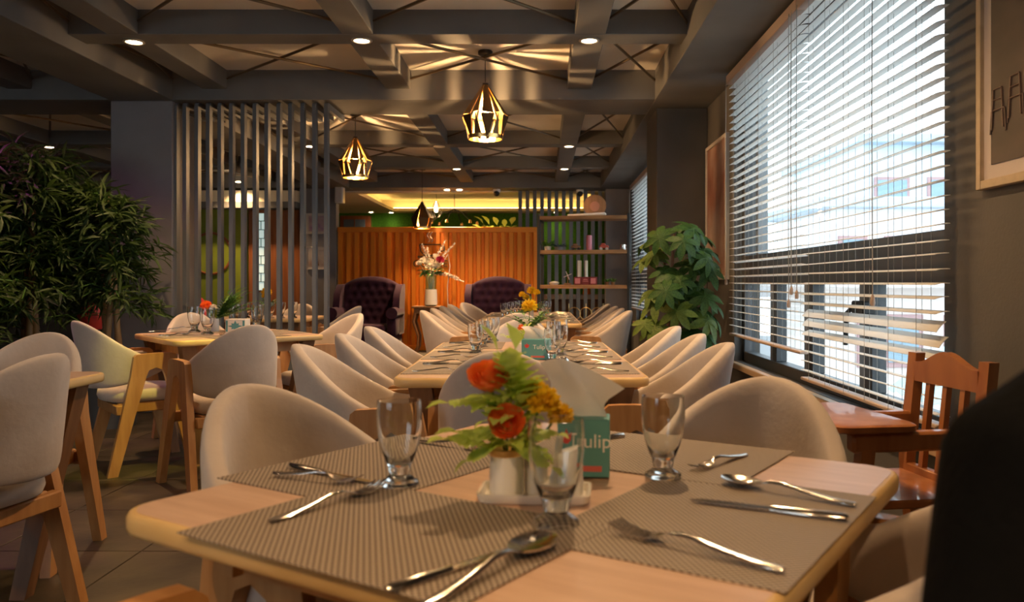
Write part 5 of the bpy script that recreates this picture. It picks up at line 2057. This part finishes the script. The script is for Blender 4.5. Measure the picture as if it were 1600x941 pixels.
# ------------------------------------------------------------------ bamboo at the left
def bamboo(x, y, h, label, seed, ncane=3, spread=.45, n_leaf=900, pot=True, lean=(0, 0), low=.35):
    r = random.Random(seed)
    t = thing('bamboo_plant', label, 'plant', (x, y, 0), 0)
    obj('planter', MB().lathe([(0, 0), (.16, 0), (.19, .3), (.2, .32), (.17, .32), (.165, .28), (0, .28)], 20), M['beam'], t)
    canes = []
    for k in range(ncane):
        a = 2 * pi * k / ncane + r.random()
        bx_, by_ = .07 * cos(a), .07 * sin(a)
        tx_, ty_ = bx_ + r.uniform(-.12, .12) + lean[0], by_ + r.uniform(-.1, .1) + lean[1]
        hh = h * r.uniform(.82, 1.0)
        path, rad = [], []
        for j in range(13):
            s = j / 12
            path.append((bx_ + (tx_ - bx_) * s, by_ + (ty_ - by_) * s, .26 + (hh - .26) * s))
            rad.append((.026 - .014 * s) * (1.18 if j % 2 else 1.0))
        obj('cane', MB().tube(path, rad, 9), M['culm'], t)
        canes.append(path)
    lf = MB()
    tw = MB()
    nb = n_leaf // 14
    for k in range(nb):
        c = canes[k % ncane]
        s = low + (1 - low) * r.random() ** .8
        j = min(11, int(s * 12))
        p0 = Vector(c[j]).lerp(Vector(c[j + 1]), s * 12 - j)
        a = r.uniform(0, 2 * pi)
        ln = spread * r.uniform(.45, 1.05) * (1.1 - .5 * s)
        d = Vector((cos(a), sin(a), r.uniform(.1, .9)))
        d.normalize()
        p1 = p0 + d * ln * .6
        p2 = p0 + d * ln + Vector((0, 0, -.25 * ln))
        tw.tube([p0, p1, p2], .003, 4, cap=False)
        for m_ in range(14):
            u = r.uniform(.3, 1.05)
            q = p0.lerp(p1, u / .6) if u < .6 else p1.lerp(p2, (u - .6) / .4)
            dd = d * .7 + Vector((r.uniform(-1, 1), r.uniform(-1, 1), r.uniform(-1.1, .35)))
            v, f = leaf_pts(orient(q, dd, r.uniform(-1, 1)), r.uniform(.11, .20), r.uniform(.016, .026), .2, .25)
            lf.add(v, f)
    obj('twigs', tw, M['leafgreen'], t, sharp=None)
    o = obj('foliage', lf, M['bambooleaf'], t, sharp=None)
    o['kind'] = 'stuff'
    return t


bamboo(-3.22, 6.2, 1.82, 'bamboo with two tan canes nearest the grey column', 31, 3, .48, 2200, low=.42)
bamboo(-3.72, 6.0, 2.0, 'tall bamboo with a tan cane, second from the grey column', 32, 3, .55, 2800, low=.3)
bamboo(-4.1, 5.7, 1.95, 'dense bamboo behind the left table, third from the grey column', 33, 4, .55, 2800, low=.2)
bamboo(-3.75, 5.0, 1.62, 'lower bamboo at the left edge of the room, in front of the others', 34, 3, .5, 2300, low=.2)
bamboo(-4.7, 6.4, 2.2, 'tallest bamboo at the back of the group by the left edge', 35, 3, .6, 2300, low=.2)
t = thing('red_pot', 'red pot half hidden among the bamboo canes', 'pot', (-3.62, 6.65, 0))
obj('stand', MB().lathe([(0, 0), (.12, 0), (.03, .03), (.03, .68), (.1, .7), (0, .7)], 16), M['black'], t)
obj('body', MB().lathe([(0, .7), (.07, .7), (.11, .78), (.11, .86), (.08, .93), (.06, .93), (.06, .9), (0, .9)], 18), M['red'], t)
# ------------------------------------------------------------------ person in black at the right edge
def skin_body(nodes, edges, name, material, root, subs=2, parent=None):
    """nodes: name -> (x, y, z, r) ; grown with a Skin modifier and turned into a mesh"""
    names = list(nodes)
    me = bpy.data.meshes.new(name)
    me.from_pydata([nodes[n][:3] for n in names], [(names.index(a), names.index(b)) for a, b in edges], [])
    o = bpy.data.objects.new(name, me)
    COL.objects.link(o)
    o.modifiers.new('skin', 'SKIN')
    if not me.skin_vertices:
        bpy.context.view_layer.objects.active = o
    sv = me.skin_vertices[0].data
    for i, n in enumerate(names):
        q = nodes[n]
        sv[i].radius = (q[3], q[4] if len(q) > 4 else q[3])
        sv[i].use_root = (n == root)
    s = o.modifiers.new('subsurf', 'SUBSURF')
    s.levels = subs
    s.render_levels = subs
    dg = bpy.context.evaluated_depsgraph_get()
    m2 = bpy.data.meshes.new_from_object(o.evaluated_get(dg))
    COL.objects.unlink(o)
    bpy.data.objects.remove(o)
    m2.materials.clear()
    m2.materials.append(material)
    for p in m2.polygons:
        p.use_smooth = True
    return m2


# seated, local frame: faces +Y, hips over the origin, seat top at z = .45
person = thing('person', 'person in a black long-sleeved jumper sitting at the right edge, seen from the shoulder', 'person', (.494, .57, 0), R(180 + 8))
N = {'pelvis': (0, 0, .55, .135, .12), 'belly': (0, .01, .68, .14, .115), 'chest': (0, .02, .84, .155, .12), 'upper': (0, .0, .97, .125, .10),
     'neck': (0, .01, 1.075, .066), 'skull': (0, .035, 1.18, .075), 'crown': (0, .03, 1.25, .07)}
E = [('pelvis', 'belly'), ('belly', 'chest'), ('chest', 'upper'), ('upper', 'neck'), ('neck', 'skull'), ('skull', 'crown')]
for s, k in ((-1, 'l'), (1, 'r')):
    N['sh' + k] = (s * .155, -.01, .935, .075)
    N['el' + k] = (s * .212, .0, .69, .052)
    N['wr' + k] = (s * .15, .27, .60, .032)
    N['hip' + k] = (s * .1, .04, .545, .098)
    N['kn' + k] = (s * .13, .43, .50, .066)
    N['an' + k] = (s * .13, .40, .10, .045)
    N['toe' + k] = (s * .14, .54, .045, .04)
    E += [('upper', 'sh' + k), ('sh' + k, 'el' + k), ('el' + k, 'wr' + k), ('pelvis', 'hip' + k), ('hip' + k, 'kn' + k), ('kn' + k, 'an' + k), ('an' + k, 'toe' + k)]
body = skin_body(N, E, 'body', M['shirt'], 'pelvis')
obj('body', body, None, person)
# head with face
hd = MB()
hd.ball((0, .04, 1.20), (.078, .095, .115), 20, 16)
hd.ball((0, .075, 1.13), (.05, .055, .05), 14, 10)
hd.loft([[(x * .012, .125, 1.215), (x * .0, .128, 1.215), (0, .13, 1.2)] for x in (-1, 1)], cap=False)
hd.lathe([(.02, -.03), (.018, 0), (.012, .03), (.004, .045)], 8, (0, .13, 1.175))
for s in (-1, 1):
    hd.ball((s * .08, .03, 1.185), (.012, .022, .032), 10, 8)
head = obj('head', hd, M['skin'], person, label='face and ears')
ey = MB()
for s in (-1, 1):
    ey.ball((s * .031, .125, 1.205), .011, 10, 8)
obj('eyes', ey, M['ceramic'], head)
obj('mouth', MB().ball((0, .128, 1.135), (.024, .008, .006), 12, 8), mat('lips', (0.35, 0.12, 0.1), 0.5), head)
hr = MB()
hr.ball((0, .015, 1.235), (.088, .098, .095), 20, 14)
hr.ball((0, -.03, 1.17), (.08, .06, .1), 18, 12)
obj('hair', hr, M['hair'], person)
for s in (-1, 1):
    hn = {'wrist': (0, -.03, 0, .024, .018), 'palm': (0, .02, 0, .033, .014), 'knuck': (0, .06, .0, .034, .012)}
    he = [('wrist', 'palm'), ('palm', 'knuck')]
    for i, (dx, l) in enumerate(((-.028, .062), (-.0095, .074), (.0095, .068), (.028, .052))):
        a, b_, c = f'f{i}a', f'f{i}b', f'f{i}c'
        hn[a] = (dx, .075, 0, .0085)
        hn[b_] = (dx * 1.15, .075 + l * .5, -.008, .008)
        hn[c] = (dx * 1.2, .075 + l * .9, -.026, .0068)
        he += [('knuck', a), (a, b_), (b_, c)]
    hn['t1'] = (-s * .038, .0, -.004, .012)
    hn['t2'] = (-s * .058, .035, -.012, .0095)
    hn['t3'] = (-s * .062, .06, -.018, .008)
    he += [('palm', 't1'), ('t1', 't2'), ('t2', 't3')]
    hm = skin_body(hn, he, 'hand', M['skin'], 'palm', 2)
    obj('hand', hm, None, person, loc=(s * .142, .30, .592), rot=(R(-4), 0, R(s * 14)), label='bare hand resting on the thigh')
    sh = MB()
    sh.loft([[(s * .135 + x, .47 + y, z) for x, y in rrect(.048, .135, .045, 4)] for z in (0, .03)])
    obj('shoe', sh, M['hair'], person)
# stool under the person
t = thing('stool', 'plain wooden stool under the person in black, outside the frame', 'stool', (.494, .57, 0), R(188))
obj('seat', MB().lathe([(0, .405), (.16, .405), (.165, .412), (.165, .428), (.16, .435), (0, .435)], 28), M['cherry'], t)
for k in range(4):
    a = pi / 4 + pi / 2 * k
    obj('leg', MB().tube([(.11 * cos(a), .11 * sin(a), .405), (.15 * cos(a), .15 * sin(a), 0)], .016, 10), M['cherry'], t)
